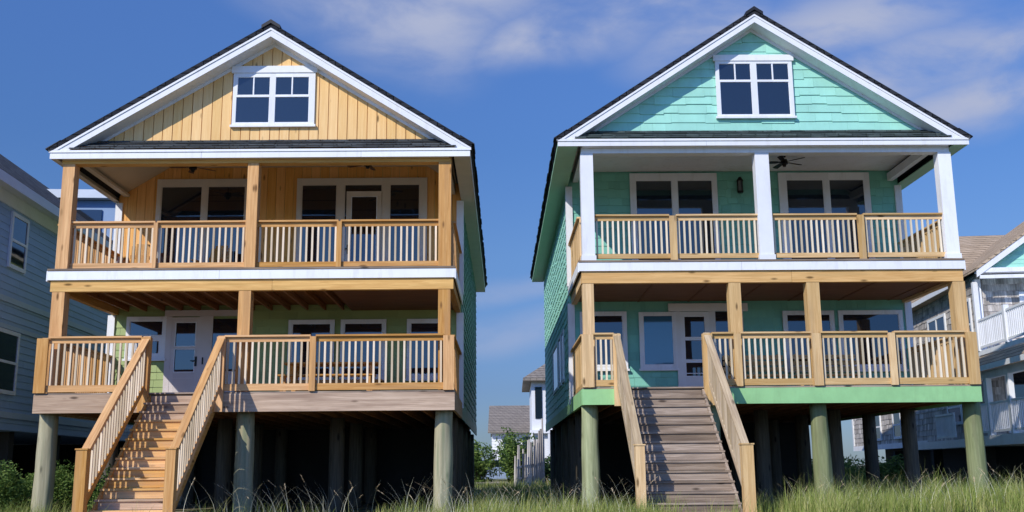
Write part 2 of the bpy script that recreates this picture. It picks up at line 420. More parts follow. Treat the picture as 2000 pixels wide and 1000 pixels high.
    part(cs, 'plywood_ceiling', 'ply')
    # ---- posts
    for x0, x1 in d['low_posts']:
        p = MB(E); p.box(x0, x1, yu+.01, yu+.26, d['zf']+.031, d['zB0']-.002); part(p, 'porch_post', T['post'])
    for x0, x1 in d['up_posts']:
        p = MB(E); p.box(x0, x1, yu-.02, yu+.22, d['zuW']+.021, d['zh']-.002)
        if d['style'] != 'boards': p.box(x0-.02, x1+.02, yu-.04, yu+.24, d['zuW']+.021, d['zuW']+.13)
        part(p, 'upper_porch_post', T['up_post'])
    # ---- railings: rails are one part, posts and balusters their own
    def rail_x(xa, xb, y, zbase, ztop, zbot, bh=.10, post=T['post_x']):
        m = MB(E)
        m.box(xa, xb, y-.075, y+.075, ztop-.035, ztop)
        m.box(xa, xb, y-.02, y+.02, ztop-.13, ztop-.037)
        r = part(m, 'railing', post)
        m = MB(E); m.box(xa, xb, y-.03, y+.03, zbot, zbot+bh); part(m, 'bottom_rail', post, r)
        return r
    bal_mesh = {}
    def bal(x, y, z0, z1, par, lst):
        key = round(z1-z0, 3)
        if key not in bal_mesh:
            b = MB(); b.box(-.019, .019, -.019, .019, 0, z1-z0); bal_mesh[key] = b
        b = bal_mesh[key]
        lst.append((x, y, z0, b, par))
    singles = []; extra = MB(E); sideb = MB(E); stairb = MB(E)
    ur = []
    for xa, xb in d['up_spans']:
        r = rail_x(xa, xb, yu+.10, d['zuW'], d['zr2'], d['zbr2'])
        n = max(1, round((xb-xa)/.118))
        for i in range(n):
            x = xa+(i+.5)*(xb-xa)/n
            bal(x, yu+.10, d['zbr2']+.101, d['zr2']-.131, r, singles)
    for x0, x1 in d['up_rail_posts']:
        m = MB(E); m.box(x0, x1, yu+.01, yu+.068, d['zuW']+.022, d['zr2']-.037); part(m, 'railing_post', T['post'])
    for xa, xb in d['low_spans']:
        r = rail_x(xa, xb, .0, d['zf'], d['zr'], d['zf']+.05, .13)
        n = max(1, round((xb-xa)/.118))
        for i in range(n):
            x = xa+(i+.5)*(xb-xa)/n
            bal(x, .0, d['zf']+.181, d['zr']-.131, r, singles)
    for x0, x1 in d['low_rail_posts']:
        m = MB(E); m.box(x0, x1, -.085, -.032, d['zf']+.032, d['zr']-.037); part(m, 'railing_post', T['post'])
    # side railings on both decks
    for x in (.05, W-.05):
        for z0, zt, zbt, y0 in ((d['zf'], d['zr'], d['zf']+.06, .14), (d['zuW'], d['zr2'], d['zbr2'], yu+.23)):
            m = MB(E)
            m.box(x-.075, x+.075, y0, yb-.04, zt-.035, zt); m.box(x-.02, x+.02, y0, yb-.04, zt-.13, zt-.037)
            r = part(m, 'side_railing', T['post_y'])
            m = MB(E); m.box(x-.021, x+.021, y0, yb-.04, zbt, zbt+.10); part(m, 'bottom_rail', T['post_y'], r)
            n = int((yb-.04-y0)/.118)
            for i in range(n):
                y = y0+.06+i*.118
                sideb.box(x-.018, x+.018, y-.018, y+.018, zbt+.101, zt-.131)
    # biggest 95 as their own parts, the rest as one
    made = {}
    singles.sort(key=lambda t: t[2])
    for i, (x, y, z0, b, par) in enumerate(singles):
        if i < 95:
            if id(b) not in made:
                o = b.build('baluster', M[T['bal']], par); made[id(b)] = o
            else:
                o = made[id(b)].copy(); COL.objects.link(o); o.parent = par
            o.location = (x, y, z0+E)
        else:
            h = b.v[4][2]
            extra.box(x-.019, x+.019, y-.019, y+.019, z0, z0+h)
    # ---- upper porch ceiling, header, roof
    zc = d['zc']; zh = d['zh']
    xa_ = tl+(zc+.02+dr-zl)/sl; xb_ = tr-(zc+.02+dr-zr_)/sr
    xa_ = max(xa_, .05); xb_ = min(xb_, W-.05)
    ce = MB(E)
    ce.box(xa_, xb_, d['yg']+.02, yb-.02, zc, zc+.03)
    if xa_ > .3:
        ce.prism_y([(.1, under(.1, dr)-.03), (xa_, zc), (xa_, zc+.03), (.1, under(.1, dr))], .45, yb-.02)
        ce.prism_y([(W-.1, under(W-.1, dr)-.03), (W-.1, under(W-.1, dr)), (xb_, zc+.03), (xb_, zc)], .45, yb-.02)
    ce.box(.1, W-.1, .05, yu-.03, d['zfb']+.004, d['zfb']+.03)
    part(ce, 'porch_ceiling', T['ceiling'])
    hd = MB(E)
    hd.box(.08, W-.06, yu-.025, yu+.20, zh, d['zfb']+.10)
    part(hd, 'header_beam', T['header'])
    for x0, x1 in ((.10, .30), (W-.28, W-.08)):
        hd = MB(E); hd.box(x0+.02, x1-.05, yu+.202, yb-.04, zh+.2, min(under(x0, dr), under(x1, dr))-.035); part(hd, 'side_header', T['ceiling'])
    rf = MB(E)
    t = .11
    rf.prism_y([(tl, zl), (tl+.03, zl-.09), (xr, za-t), (xr, za)], -.02, ye+.5)
    rf.prism_y([(tr, zr_), (xr, za), (xr, za-t), (tr-.03, zr_-.09)], -.02, ye+.5)
    roof = part(rf, 'roof', 'roof')
    # shingle courses roughen the eave and rake edge
    sg = MB(E)
    y = -.05
    for side_ in (0, 1):
        y = -.03
        while y < ye+.45:
            w = random.uniform(.25, .4)
            e = random.uniform(.015, .045)
            if side_ == 0: sg.prism_y([(tl-e, zl-e*sl-.012), (tl+.25, zl+.25*sl+.004), (tl+.25, zl+.25*sl+.014), (tl-e, zl-e*sl+.012)], y, min(y+w-.01, ye+.5))
            else: sg.prism_y([(tr+e, zr_-e*sr-.012), (tr+e, zr_-e*sr+.012), (tr-.25, zr_+.25*sr+.014), (tr-.25, zr_+.25*sr+.004)], y, min(y+w-.01, ye+.5))
            y += w
    part(sg, 'eave_shingle', 'roof_edge', roof)
    rc = MB(E)
    rc.prism_y([(xr-.19, za-.19*sl+.055), (xr, za+.06), (xr+.19, za-.19*sr+.055), (xr+.19, za-.19*sr-.02), (xr, za-.02), (xr-.19, za-.19*sl-.02)], -.045, ye+.52)
    part(rc, 'ridge_cap', 'roof_edge', roof)
    rk = MB(E)
    o1, o2 = .115, .30
    xl2 = tl+(o2-.06)/sl; xr2 = tr-(o2-.06)/sr
    zbase = d['zft']+.004
    def lx(off): return tl+(zbase+off-zl)/sl     # x where the line 'off' below the roof meets the fascia top
    def rx(off): return tr-(zbase+off-zr_)/sr
    rk.prism_y([(lx(o1), zbase), (lx(o2), zbase), (xr, za-o2), (xr, za-o1)], 0, .03)
    rk.prism_y([(rx(o1), zbase), (xr, za-o1), (xr, za-o2), (rx(o2), zbase)], 0, .03)
    # thin shadow-line board on top of the rake fascia
    rk.prism_y([(lx(o1), zbase+.002), (lx(o1+.045), zbase+.002), (xr, za-o1-.045), (xr, za-o1)], -.018, -.001)
    rk.prism_y([(rx(o1), zbase+.002), (xr, za-o1), (xr, za-o1-.045), (rx(o1+.045), zbase+.002)], -.018, -.001)
    part(rk, 'rake_fascia', 'white', roof)
    sf = MB(E)
    yg = d['yg']
    sf.prism_y([(lx(o2-.03), zbase+.0), (lx(o2-.005), zbase), (xr, za-o2+.005), (xr, za-o2+.03)], .031, yg+.02)
    sf.prism_y([(rx(o2-.03), zbase), (xr, za-o2+.03), (xr, za-o2+.005), (rx(o2-.005), zbase)], .031, yg+.02)
    # frieze board against the gable wall
    sf.prism_y([(lx(o2), zbase+.02), (lx(o2+.07), zbase+.02), (xr, za-o2-.07), (xr, za-o2+.004)], yg-.05, yg-.028)
    sf.prism_y([(rx(o2), zbase+.02), (xr, za-o2+.004), (xr, za-o2-.07), (rx(o2+.07), zbase+.02)], yg-.05, yg-.028)
    part(sf, 'rake_soffit', 'white', roof)
    ea = MB(E)
    exl, exr = tl+.05, tr-.05
    ea.box(exl, exl+.025, .031, ye+.48, d['zfb']+.01, zl-.09+.05*sl)
    ea.box(exr-.025, exr, .031, ye+.48, d['zfb']+.01, zr_-.09+.05*sr)
    ea.box(exl+.026, .0, .031, ye+.47, d['zfb']+.012, d['zfb']+.03)
    ea.box(W, exr-.026, .031, ye+.47, d['zfb']+.012, d['zfb']+.03)
    part(ea, 'eave_soffit', T['eave'], roof)
    hf = MB(E)
    jx = [exl, exl+(exr-exl)*.36, exl+(exr-exl)*.74, exr]
    for a, b in zip(jx, jx[1:]): hf.box(a+.002, b-.002, 0, .03, d['zfb'], d['zft'])
    hf.box(exl-.02, exr+.02, -.02, -.001, d['zft']-.045, d['zft']+.002)
    part(hf, 'front_fascia', 'white')
    # pent roof strip
    pn = MB(E)
    zp = d['zg']
    x0, x1 = lx(o2)+.12, rx(o2)-.12
    nrow = 4
    for r in range(nrow):
        ya = -.03+(yg+.03)*r/nrow; yc = -.03+(yg+.03)*(r+1)/nrow
        z0 = d['zft']+.02+(zp-d['zft']-.02)*r/nrow; z1 = d['zft']+.02+(zp-d['zft']-.02)*(r+1)/nrow
        x = x0-.1 + r*.1
        while x < x1+.1-r*.1:
            w = random.uniform(.2, .36)
            j = random.uniform(0, .012)
            pn.prism_x([(ya-.012, z0+j), (yc+.02, z1-.004), (yc+.02, z1+.01), (ya-.012, z0+.022+j)], x, min(x+w-.006, x1+.1-r*.1)); x += w
    part(pn, 'pent_roof', T['pent'])
    # gable wall
    gw = MB(E)
    lim = [(-sl, 1, zl-tl*sl-o2+.02), (sr, 1, zr_+tr*sr-o2+.02)]
    tri = clip([(0, zc+.035), (W, zc+.035), (W, za), (0, za)], [(-sl, 1, zl-tl*sl-.2), (sr, 1, zr_+tr*sr-.2)])
    gw.prism_y(tri, yg, yb-.003)
    tri2 = clip([(0, zp-.25), (W, zp-.25), (W, zc+.03), (0, zc+.03)], [(-sl, 1, zl-tl*sl-.25), (sr, 1, zr_+tr*sr-.25)])
    if tri2 and zc+.03 > zp-.25: gw.prism_y(tri2, yg, yg+.018)
    fng = lambda s_, z, o: (s_, yg-o, z)
    if d['style'] == 'boards': boards(gw, .2, W-.2, zp-.02, za, fng, w=.2, gap=.016, planes=lim, thick=.034)
    else: siding(gw, .2, W-.2, zp-.02, za, fng, planes=lim, **d['gable_siding'])
    part(gw, 'gable_wall', T['gable'])
    d['gable_window'](root, yg-.042, E)
    d['openings'](root, yb-.052, E)
    # ---- piles
    zg0 = -E-.35
    pf = MB(E)
    for i, x in enumerate(d['front_piles']):
        m = MB(E); r = .175
        lean = random.uniform(-.03, .03)
        m.cyl((x+lean, .42, zg0), (x, .42, d['zb']+.02), r*1.10, r*.98, 26, .13, 16)
        part(m, 'pile', T['pile'], smooth=True)
    first = None
    for y in d['pile_rows']:
        for x in d['pile_cols']:
            if first is None:
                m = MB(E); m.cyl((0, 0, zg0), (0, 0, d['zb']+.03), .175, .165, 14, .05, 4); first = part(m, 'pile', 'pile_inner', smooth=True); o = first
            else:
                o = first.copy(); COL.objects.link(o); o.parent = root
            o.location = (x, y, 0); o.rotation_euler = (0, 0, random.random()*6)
    st = MB(E)
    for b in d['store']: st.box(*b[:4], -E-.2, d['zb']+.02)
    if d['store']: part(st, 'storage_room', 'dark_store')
    # ---- stairs
    S = d['stair']
    xa0, xa1, xb0, xb1 = S['top']        # left rail x0,x1, right rail x0,x1 at the top
    L = S['run']; ztop = d['zf']; zbot = S['zbot']; n = S['n']; dx = S['skew']
    def X(x, y): return x+dx*(-y/L)
    stairs = MB(E)
    slope = (ztop-zbot)/L
    for x in (xa1, xb0):
        sgn = 1 if x == xa1 else -1
        c = x+.02*sgn
        p = [(-.0, ztop-.02), (-L, zbot-.02), (-L, zbot-.30), (0, ztop-.38)]
        m0 = len(stairs.v)
        stairs.prism_x(p, c-.022, c+.022)
        for i in range(m0, len(stairs.v)):
            v = stairs.v[i]; stairs.v[i] = (X(v[0], v[1]), v[1], v[2])
    sto = part(stairs, 'stairs', T['stringer'])
    rise = (ztop-zbot)/n; run = L/n
    for i in range(n+1):
        z = ztop-rise*i; y = -run*i
        m = MB(E)
        xa = X(xa1, y)-.015*(i > 0); xb = X(xb0, y)+.015*(i > 0)
        if i > 0:
            tilt = random.uniform(-.004, .004)
            m.box(xa, xb, y-.035+tilt, y+run*.46-.006, z-.035, z); m.box(xa+.004, xb-.004, y+run*.46, y+run-.004, z-.036, z-.001)
        if i < n: m.box(xa+.05, xb-.05, y-.002, y+.022, z-rise+.006, z-.037)
        mat = T['tread'] if not (d['style'] == 'boards' and (i < 3 or i == 11)) else 'band_wood'
        part(m, 'tread', mat, sto)
    # hand rails, newels and stair balusters
    for x0, x1 in ((xa0, xa1), (xb0, xb1)):
        c = (x0+x1)/2; w = x1-x0
        zt_top = d['zr']-.02; zt_bot = S['znewel']
        hr = MB(E)
        P0 = Vector((X(c, 0), -.02, zt_top)); P1 = Vector((X(c, -L), -L+.02, zt_bot-.02))
        hr.beam(P0, P1, .14, .035)
        hr.beam(P0-Vector((0, 0, .09)), P1-Vector((0, 0, .09)), .04, .11)
        hr.beam(P0-Vector((0, 0, .93)), P1-Vector((0, 0, .93)), .04, .11)
        part(hr, 'handrail', T['hand'], sto)
        nw = MB(E); nw.box(X(c, -L)-w/2, X(c, -L)+w/2, -L-.10, -L+.07, -E-.2, S['znewel']+.02)
        nw.box(X(c, -L)-w/2-.015, X(c, -L)+w/2+.015, -L-.115, -L+.085, S['znewel']+.021, S['znewel']+.045)
        part(nw, 'newel_post', T['post'], sto)
        tn = MB(E); tn.box(X(c, 0)-w/2, X(c, 0)+w/2, -.10, .03, ztop-.35, d['zr']-.03); part(tn, 'newel_post', T['post'], sto)
        nb = int(L/.118)
        for i in range(1, nb):
            t_ = i/nb; y = -L*t_
            zt = P0.z+(P1.z-P0.z)*t_-.04; x = X(c, y)
            stairb.box(x-.018, x+.018, y-.018, y+.018, zt-.90, zt-.1)
    for mb_, mt_ in ((extra, T['bal']), (sideb, T['post']), (stairb, T['stairbal'])):
        eo = part(mb_, 'baluster_row', mt_); eo['kind'] = 'stuff'
    return root

# ------------------------------------------------------------------ the two houses
def L_gable_win(root, y, E):
    window(root, 3.40, 5.10, 6.98, 8.11, y, [(3.49, 3.815, 7.63, 8.02), (3.835, 4.16, 7.63, 8.02), (4.28, 4.615, 7.63, 8.02), (4.635, 4.97, 7.63, 8.02),
        (3.475, 4.16, 7.03, 7.585), (4.28, 4.98, 7.03, 7.585)], E, t=.008, gl='gable_glass', header=.15)
def R_gable_win(root, y, E):
    window(root, 3.10, 4.80, 7.49, 8.77, y, [(3.18, 3.525, 8.33, 8.71), (3.545, 3.88, 8.33, 8.71), (4.01, 4.355, 8.33, 8.71), (4.375, 4.72, 8.33, 8.71),
        (3.19, 3.88, 7.53, 8.285), (4.01, 4.71, 7.53, 8.285)], E, t=.008, gl='gable_glass', header=.14)
def door(root, name, x0, x1, z0, z1, y, panes, E, mat, hx, hz):
    """door leaf with glass lights and a lever handle"""
    m = MB(E); xs = sorted(set([x0, x1]+[p[0] for p in panes]+[p[1] for p in panes])); zs = sorted(set([z0, z1]+[p[2] for p in panes]+[p[3] for p in panes]))
    for i in range(len(xs)-1):
        for j in range(len(zs)-1):
            cx = (xs[i]+xs[i+1])/2; cz = (zs[j]+zs[j+1])/2
            if not any(p[0] < cx < p[1] and p[2] < cz < p[3] for p in panes): m.box(xs[i], xs[i+1], y-.03, y, zs[j], zs[j+1])
    m.box(x0+.1, x1-.1, y-.036, y-.0305, z0+.12, z0+.14); m.box(x0+.1, x1-.1, y-.036, y-.0305, z0+.55, z0+.57)
    d_ = m.build(name, M[mat], root)
    g = MB(E)
    for a, b, c, e in panes: g.box(a+.002, b-.002, y-.012, y-.002, c+.002, e-.002)
    g.build('pane', M['glass'], d_)
    f = MB(E)
    for a, b, c, e in panes:
        f.box(a, a+.02, y-.038, y-.0305, c, e); f.box(b-.02, b, y-.038, y-.0305, c, e); f.box(a+.02, b-.02, y-.038, y-.0305, e-.02, e); f.box(a+.02, b-.02, y-.038, y-.0305, c, c+.02)
    f.build('glazing_bead', M['white'], d_)
    h = MB(E); h.box(hx-.025, hx+.025, y-.042, y-.031, hz-.10, hz+.12); h.beam((hx-.005, y-.07, hz+.02), (hx-.11, y-.07, hz+.02), .02, .02); h.cyl((hx, y-.03, hz+.02), (hx, y-.085, hz+.02), .012, .012, 8)
    h.build('handle', M['metal_dark'], d_)
    return d_
def L_open(root, y, E):
    window(root, .89, 3.10, 4.0, 6.71, y, [(.99, 1.95, 4.12, 6.54), (2.07, 2.96, 4.12, 6.54)], E, trim='cream', gl='upper_glass')
    w = window(root, 4.16, 7.21, 4.0, 6.71, y, [(4.27, 5.10, 4.12, 6.56), (5.27, 6.16, 4.0, 6.56), (6.33, 7.04, 4.12, 6.56)], E, trim='cream', gl='upper_glass')
    door(root, 'balcony_door', 5.33, 6.14, 4.0, 6.38, y-.028, [(5.44, 6.05, 4.3, 6.26)], E, 'cream', 5.39, 4.98)
    window(root, .38, 1.29, 2.50, 3.46, y, [(.45, 1.22, 3.02, 3.37), (.62, 1.16, 2.60, 2.92)], E, trim='white')
    m = MB(E)
    m.box(1.29, 1.42, y-.035, y+.01, 1.49, 3.46); m.box(2.05, 2.35, y-.034, y+.01, 1.49, 3.46); m.box(2.95, 3.14, y-.035, y+.01, 1.49, 3.46)
    m.box(1.25, 3.18, y-.05, y+.01, 3.462, 3.60); m.box(2.35, 2.95, y-.034, y+.01, 1.49, 2.2)
    df = m.build('door_surround', M['door'], root)
    g = MB(E); g.box(2.352, 2.948, y-.012, y, 2.202, 3.40); g.build('sidelight_pane', M['glass'], df)
    door(root, 'door', 1.42, 2.05, 1.49, 3.44, y, [(1.50, 1.98, 2.76, 3.33), (1.50, 1.98, 2.18, 2.72)], E, 'door', 2.0, 2.42)
    h = MB(E); h.box(2.14, 2.17, y-.05, y-.036, 2.36, 2.52); h.build('handle', M['metal_dark'], df)
    for a, b in ((4.07, 5.12), (5.26, 6.30), (6.77, 7.68)):
        window(root, a, b, 2.0, 3.36, y, [(a+.08, b-.08, 2.08, 3.28)], E, trim='white')
def R_open(root, y, E):
    window(root, 1.51, 3.64, 4.3, 7.02, y, [(1.64, 2.54, 4.44, 6.85), (2.66, 3.53, 4.44, 6.85)], E, gl='upper_glass')
    window(root, 5.15, 7.38, 4.3, 7.02, y, [(5.33, 6.25, 4.44, 6.85), (6.38, 7.25, 4.44, 6.85)], E, gl='upper_glass')
    window(root, .22, 1.33, 2.26, 3.62, y, [(.32, 1.24, 2.34, 3.54)], E)
    window(root, 1.62, 2.50, 2.26, 3.60, y, [(1.71, 2.43, 2.34, 3.53)], E, gl='blue_glass')
    m = MB(E)
    m.box(2.50, 2.60, y-.034, y+.01, 1.58, 3.61); m.box(3.28, 3.44, y-.034, y+.01, 1.58, 3.61); m.box(3.44, 3.88, y-.033, y+.01, 1.58, 1.9); m.box(3.88, 4.10, y-.034, y+.01, 1.58, 3.61)
    m.box(2.33, 4.22, y-.05, y+.01, 3.612, 3.80)
    df = m.build('door_surround', M['door_white'], root)
    g = MB(E); g.box(3.442, 3.878, y-.012, y, 1.902, 3.60); g.build('sidelight_pane', M['glass'], df)
    door(root, 'door', 2.60, 3.28, 1.58, 3.60, y, [(2.68, 3.19, 2.98, 3.50), (2.68, 3.19, 2.45, 2.94), (2.68, 3.19, 2.06, 2.41)], E, 'door_white', 3.24, 2.5)
    for a, b, c in ((5.05, 6.28, 0), (6.38, 7.92, 0)):
        window(root, a, b, 2.2, 3.61, y, [(a+.09, b-.09, 2.3, 3.53)], E)
    # windows in the side wall that faces the other house
    fr = MB(E); g = MB(E)
    for y0, y1 in ((5.35, 6.2), (6.55, 7.5), (8.0, 10.6)):
        z0, z1 = 2.15, 3.5
        fr.box(-.05, -.01, y0, y0+.09, z0, z1); fr.box(-.05, -.01, y1-.09, y1, z0, z1); fr.box(-.05, -.01, y0+.09, y1-.09, z1-.09, z1); fr.box(-.05, -.01, y0+.09, y1-.09, z0, z0+.09)
        g.box(-.034, -.012, y0+.09, y1-.09, z0+.09, z1-.09)
    w = fr.build('side_window', M['white'], root); g.build('pane', M['glass'], w)

Lh = dict(name='beach_house', x=-9.156, y=20.0, yaw=math.radians(.495),
  label='left stilted beach house with yellow board gable, orange pine porches and orange wooden stairs',
  W=8.0, zb=1.10, zf=1.45, zr=2.57, yu=.17, zB0=3.49, zB1=3.71, zuW=3.92, zr2=4.92, zbr2=3.97, zfb=6.17, zft=6.34, zh=6.10, zc=7.0,
  tips=[(-.17, 6.39), (4.22, 9.07), (8.38, 6.44)], yb=3.53, ye=16.1, yg=.43, zg=6.68, side='right', style='boards',
  mats=dict(low_wall='green_l', side='sage_l', porch_wall='porch_boards', gable='gable_boards', skirt='sage_l', band='band_wood', decking='grey_x',
    upfloor='grey_x', beam='beam_l', post='pine_z', post_x='pine_x', post_y='pine_y', up_post='pine_z', bal='baluster_l', ceiling='tan_soffit', header='beam_l',
    eave='tan_soffit', pent='pent', pile='pile_l', tread='tread', stringer='pine_y', hand='slope_l', stairbal='baluster_l'),
  low_siding=dict(course=.17, wmin=.3, wmax=.7, jit=.0, thick=.022), side_siding=dict(course=.2, wmin=.13, wmax=.34, jit=.022, thick=.024, gap=.003),
  band=[(-.03, 2.0), (3.46, 8.03)],
  low_posts=[(.07, .32), (3.75, 3.99), (7.69, 7.93)], up_posts=[(.10, .34), (3.83, 4.05), (7.69, 7.94)],
  up_spans=[(.34, 2.01), (2.05, 3.83), (4.05, 5.68), (5.72, 7.69)], up_rail_posts=[(1.99, 2.07), (5.65, 5.75)],
  low_spans=[(.19, 1.98), (3.58, 5.24), (5.34, 7.82)], low_rail_posts=[(-.03, .19), (5.23, 5.35), (7.81, 8.02)],
  front_piles=[.10, 3.93, 7.80], pile_rows=[3.4, 6.4, 9.4, 12.6, 15.7], pile_cols=[.22, 2.75, 5.25, 7.78],
  store=[(-.05, 7.6, 9.7, 9.85), (-.05, .1, 9.85, 15.5), (7.25, 7.4, 9.85, 15.5)],
  stair=dict(top=(1.98, 2.16, 3.44, 3.60), run=2.75, zbot=-.80, n=13, skew=.0, znewel=.33),
  gable_window=L_gable_win, openings=L_open)
Lh['stair']['skew'] = 0.02
Rh = dict(name='beach_house', x=1.428, y=21.204, yaw=math.radians(.92),
  label='right stilted beach house with mint shingle gable, white upper columns and grey weathered stairs',
  W=8.1, zb=1.24, zf=1.56, zr=2.70, yu=.20, zB0=3.78, zB1=4.03, zuW=4.24, zr2=5.27, zbr2=4.32, zfb=6.72, zft=6.87, zh=6.61, zc=7.08,
  tips=[(-.48, 6.91), (3.94, 9.84), (8.46, 6.91)], yb=3.25, ye=16.1, yg=.41, zg=7.19, side='left', style='shingles',
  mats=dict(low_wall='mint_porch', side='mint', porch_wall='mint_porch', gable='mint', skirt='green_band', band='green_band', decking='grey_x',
    upfloor='grey_x', beam='beam_r', post='pale_z', post_x='pale_x', post_y='pale_y', up_post='white', bal='baluster_r', ceiling='white', header='white',
    eave='pale_green', pent='pent_mint', pile='pile_r', tread='grey_x', stringer='grey_y', hand='slope_r', stairbal='worn_z'),
  low_siding=dict(course=.2, wmin=.12, wmax=.3, jit=.004, thick=.02), side_siding=dict(course=.2, wmin=.13, wmax=.34, jit=.022, thick=.024, gap=.003),
  gable_siding=dict(course=.205, wmin=.25, wmax=.75, jit=.02, thick=.026, gap=.0025),
  band=[(-.03, .74), (2.5, 8.13)],
  low_posts=[(.05, .28), (3.12, 3.37), (4.76, 5.03), (7.86, 8.12)], up_posts=[(.06, .33), (3.82, 4.12), (7.79, 8.07)],
  up_spans=[(.33, 1.93), (2.08, 3.82), (4.12, 5.95), (6.09, 7.79)], up_rail_posts=[(1.93, 2.08), (5.95, 6.09)],
  low_spans=[(.22, .64), (2.66, 3.11), (3.25, 4.71), (4.90, 6.29), (6.43, 7.9)], low_rail_posts=[(-.02, .22), (3.11, 3.25), (4.71, 4.90), (6.29, 6.43), (7.90, 8.12)],
  front_piles=[.16, 2.66, 4.90, 8.1], pile_rows=[3.2, 5.8, 8.6, 11.6, 14.8], pile_cols=[.22, 2.7, 4.4, 6.1, 7.85],
  store=[(.4, 7.6, 10.2, 10.35), (.4, .55, 10.35, 15.4), (7.45, 7.6, 10.35, 15.4)],
  stair=dict(top=(.62, .78, 2.46, 2.66), run=2.95, zbot=-.80, n=13, skew=.0, znewel=.34),
  gable_window=R_gable_win, openings=R_open)
LH = house(Lh); RH = house(Rh)

def at(H, x, y, z):      # house-local to world
    c, s = math.cos(H['yaw']), math.sin(H['yaw'])
    return (H['x']+x*c-y*s, H['y']+x*s+y*c, z+EYE)

# ------------------------------------------------------------------ things on the porches
def fan(H, x, y, zc, label, blade='fan_wood', rot=.3, drop=.32):
    r = empty('ceiling_fan', at(H, x, y, zc), rot); r.scale = (.8, .8, .85); tag(r, label, 'ceiling fan', 'ceiling fans under the upper porch ceilings')
    m = MB(); m.cyl((0,0,0), (0,0,-drop), .015, .015, 8); m.cyl((0,0,0), (0,0,-.05), .06, .05, 12); m.build('down_rod', M['metal_dark'], r)
    m = MB(); m.cyl((0,0,-drop), (0,0,-drop-.12), .09, .11, 16); m.cyl((0,0,-drop-.12), (0,0,-drop-.2), .07, .04, 16); m.build('motor', M['metal_dark'], r, smooth=False)
    for k in range(5):
        a = k*2*PI/5; b = MB()
        c, s = math.cos(a), math.sin(a)
        pts = [(.1,-.03),(.25,-.06),(.62,-.075),(.66,0),(.62,.075),(.25,.06),(.1,.03)]
        vs = [(p*c-q*s, p*s+q*c, -drop-.06+q*.2) for p, q in pts]+[(p*c-q*s, p*s+q*c, -drop-.072+q*.2) for p, q in pts]
        n = len(pts)
        b.add(vs, [tuple(range(n)), tuple(range(2*n-1, n-1, -1))]+[(i, i+n, (i+1) % n+n, (i+1) % n) for i in range(n)])
        b.build('blade', M[blade], r)
fan(Rh, 4.95, 1.9, 7.07, 'dark ceiling fan under the white porch ceiling right of the middle white column', 'metal_dark', .5, .12)
fan(Lh, 6.0, 2.0, 6.99, 'brown ceiling fan above the balcony door of the orange porch', 'fan_wood', .2, .36)
fan(Lh, 2.15, 2.0, 6.99, 'brown ceiling fan above the two-pane window at the left of the orange porch', 'fan_wood', .7, .42)

ln = empty('wall_lantern', at(Rh, 4.19, 3.2, 6.50)); ln.rotation_euler = (0, 0, Rh['yaw']); tag(ln, 'black wall lantern on the mint wall between the two upper windows', 'lantern')
m = MB(); m.box(-.05, .05, 0, .03, .08, .36); m.beam((0,.01,.33), (0,-.09,.37), .02, .02); m.build('bracket', M['metal_dark'], ln)
m = MB(); m.cyl((0,-.09,.30), (0,-.09,.40), .085, .03, 12); m.cyl((0,-.09,0), (0,-.09,.04), .06, .08, 12)
for k in range(4):
    a = k*PI/2+.4; m.cyl((.072*math.cos(a), -.09+.072*math.sin(a), .04), (.072*math.cos(a), -.09+.072*math.sin(a), .30), .008, .008, 6)
m.build('cage', M['metal_dark'], ln)
m = MB(); m.cyl((0,-.09,.04), (0,-.09,.30), .06, .06, 12); m.build('lamp_glass', M['lamp_glass'], ln)

# picnic table with benches on the left porch
def table(H, x0, x1, y, z, label, mat):
    r = empty('picnic_table', at(H, 0, 0, 0)); r.location.z = EYE+z; r.location = at(H, (x0+x1)/2, y, z); r.rotation_euler = (0, 0, H['yaw'])
    tag(r, label, 'table'); w = (x1-x0)/2
    m = MB()
    for k in range(5): m.box(-w, w, -.36+k*.145, -.225+k*.145, .72, .755)
    m.build('table_top', M[mat+'_x'], r)
    for s in (-1, 1):
        m = MB(); m.beam((s*(w-.2), -.3, 0), (s*(w-.2), .25, .72), .05, .09, (1,0,0)); m.beam((s*(w-.14), .3, 0), (s*(w-.14), -.25, .72), .05, .09, (1,0,0)); m.build('leg', M[mat+'_z'], r)
    m = MB(); m.box(-w+.2, w-.2, -.02, .02, .3, .39); m.build('stretcher', M[mat+'_x'], r)
def bench(H, x0, x1, y, z, label, mat, back=True, group=None):
    r = empty('bench', at(H, (x0+x1)/2, y, z), H['yaw']); tag(r, label, 'bench', 'wooden benches on the lower porches'); w = (x1-x0)/2
    m = MB()
    for k in range(3): m.box(-w, w, -.2+k*.135, -.075+k*.135, .42, .45)
    m.build('seat', M[mat+'_x'], r)
    if back:
        m = MB()
        for k in range(3): m.box(-w, w, .21+k*.02, .235+k*.02, .55+k*.14, .65+k*.14)
        for s in (-1, 0, 1): m.beam((s*(w-.1), .22, .4), (s*(w-.1), .30, .95), .05, .05, (1,0,0))
        m.build('backrest', M[mat+'_x'], r)
    for s in (-1, 1):
        for t in (-1, 1):
            m = MB(); m.box(s*(w-.1)-.03, s*(w-.1)+.03, t*.15-.03, t*.15+.03, 0, .42); m.build('leg', M[mat+'_z'], r)
zf = Lh['zf']+.032
table(Lh, 4.3, 6.3, 2.3, zf, 'orange wooden picnic table standing behind the lower porch railing of the yellow-gabled house', 'pine')
bench(Lh, 4.3, 6.3, 1.55, zf, 'backless wooden bench in front of the picnic table on the left house porch', 'pine', False)
bench(Lh, 4.3, 6.3, 2.95, zf, 'wooden bench behind the picnic table, against the green wall', 'pine', False)
zf = Rh['zf']+.032
bench(Rh, 3.5, 4.9, 2.6, zf, 'slatted wooden bench on the right house lower porch nearest the stairs', 'pale')
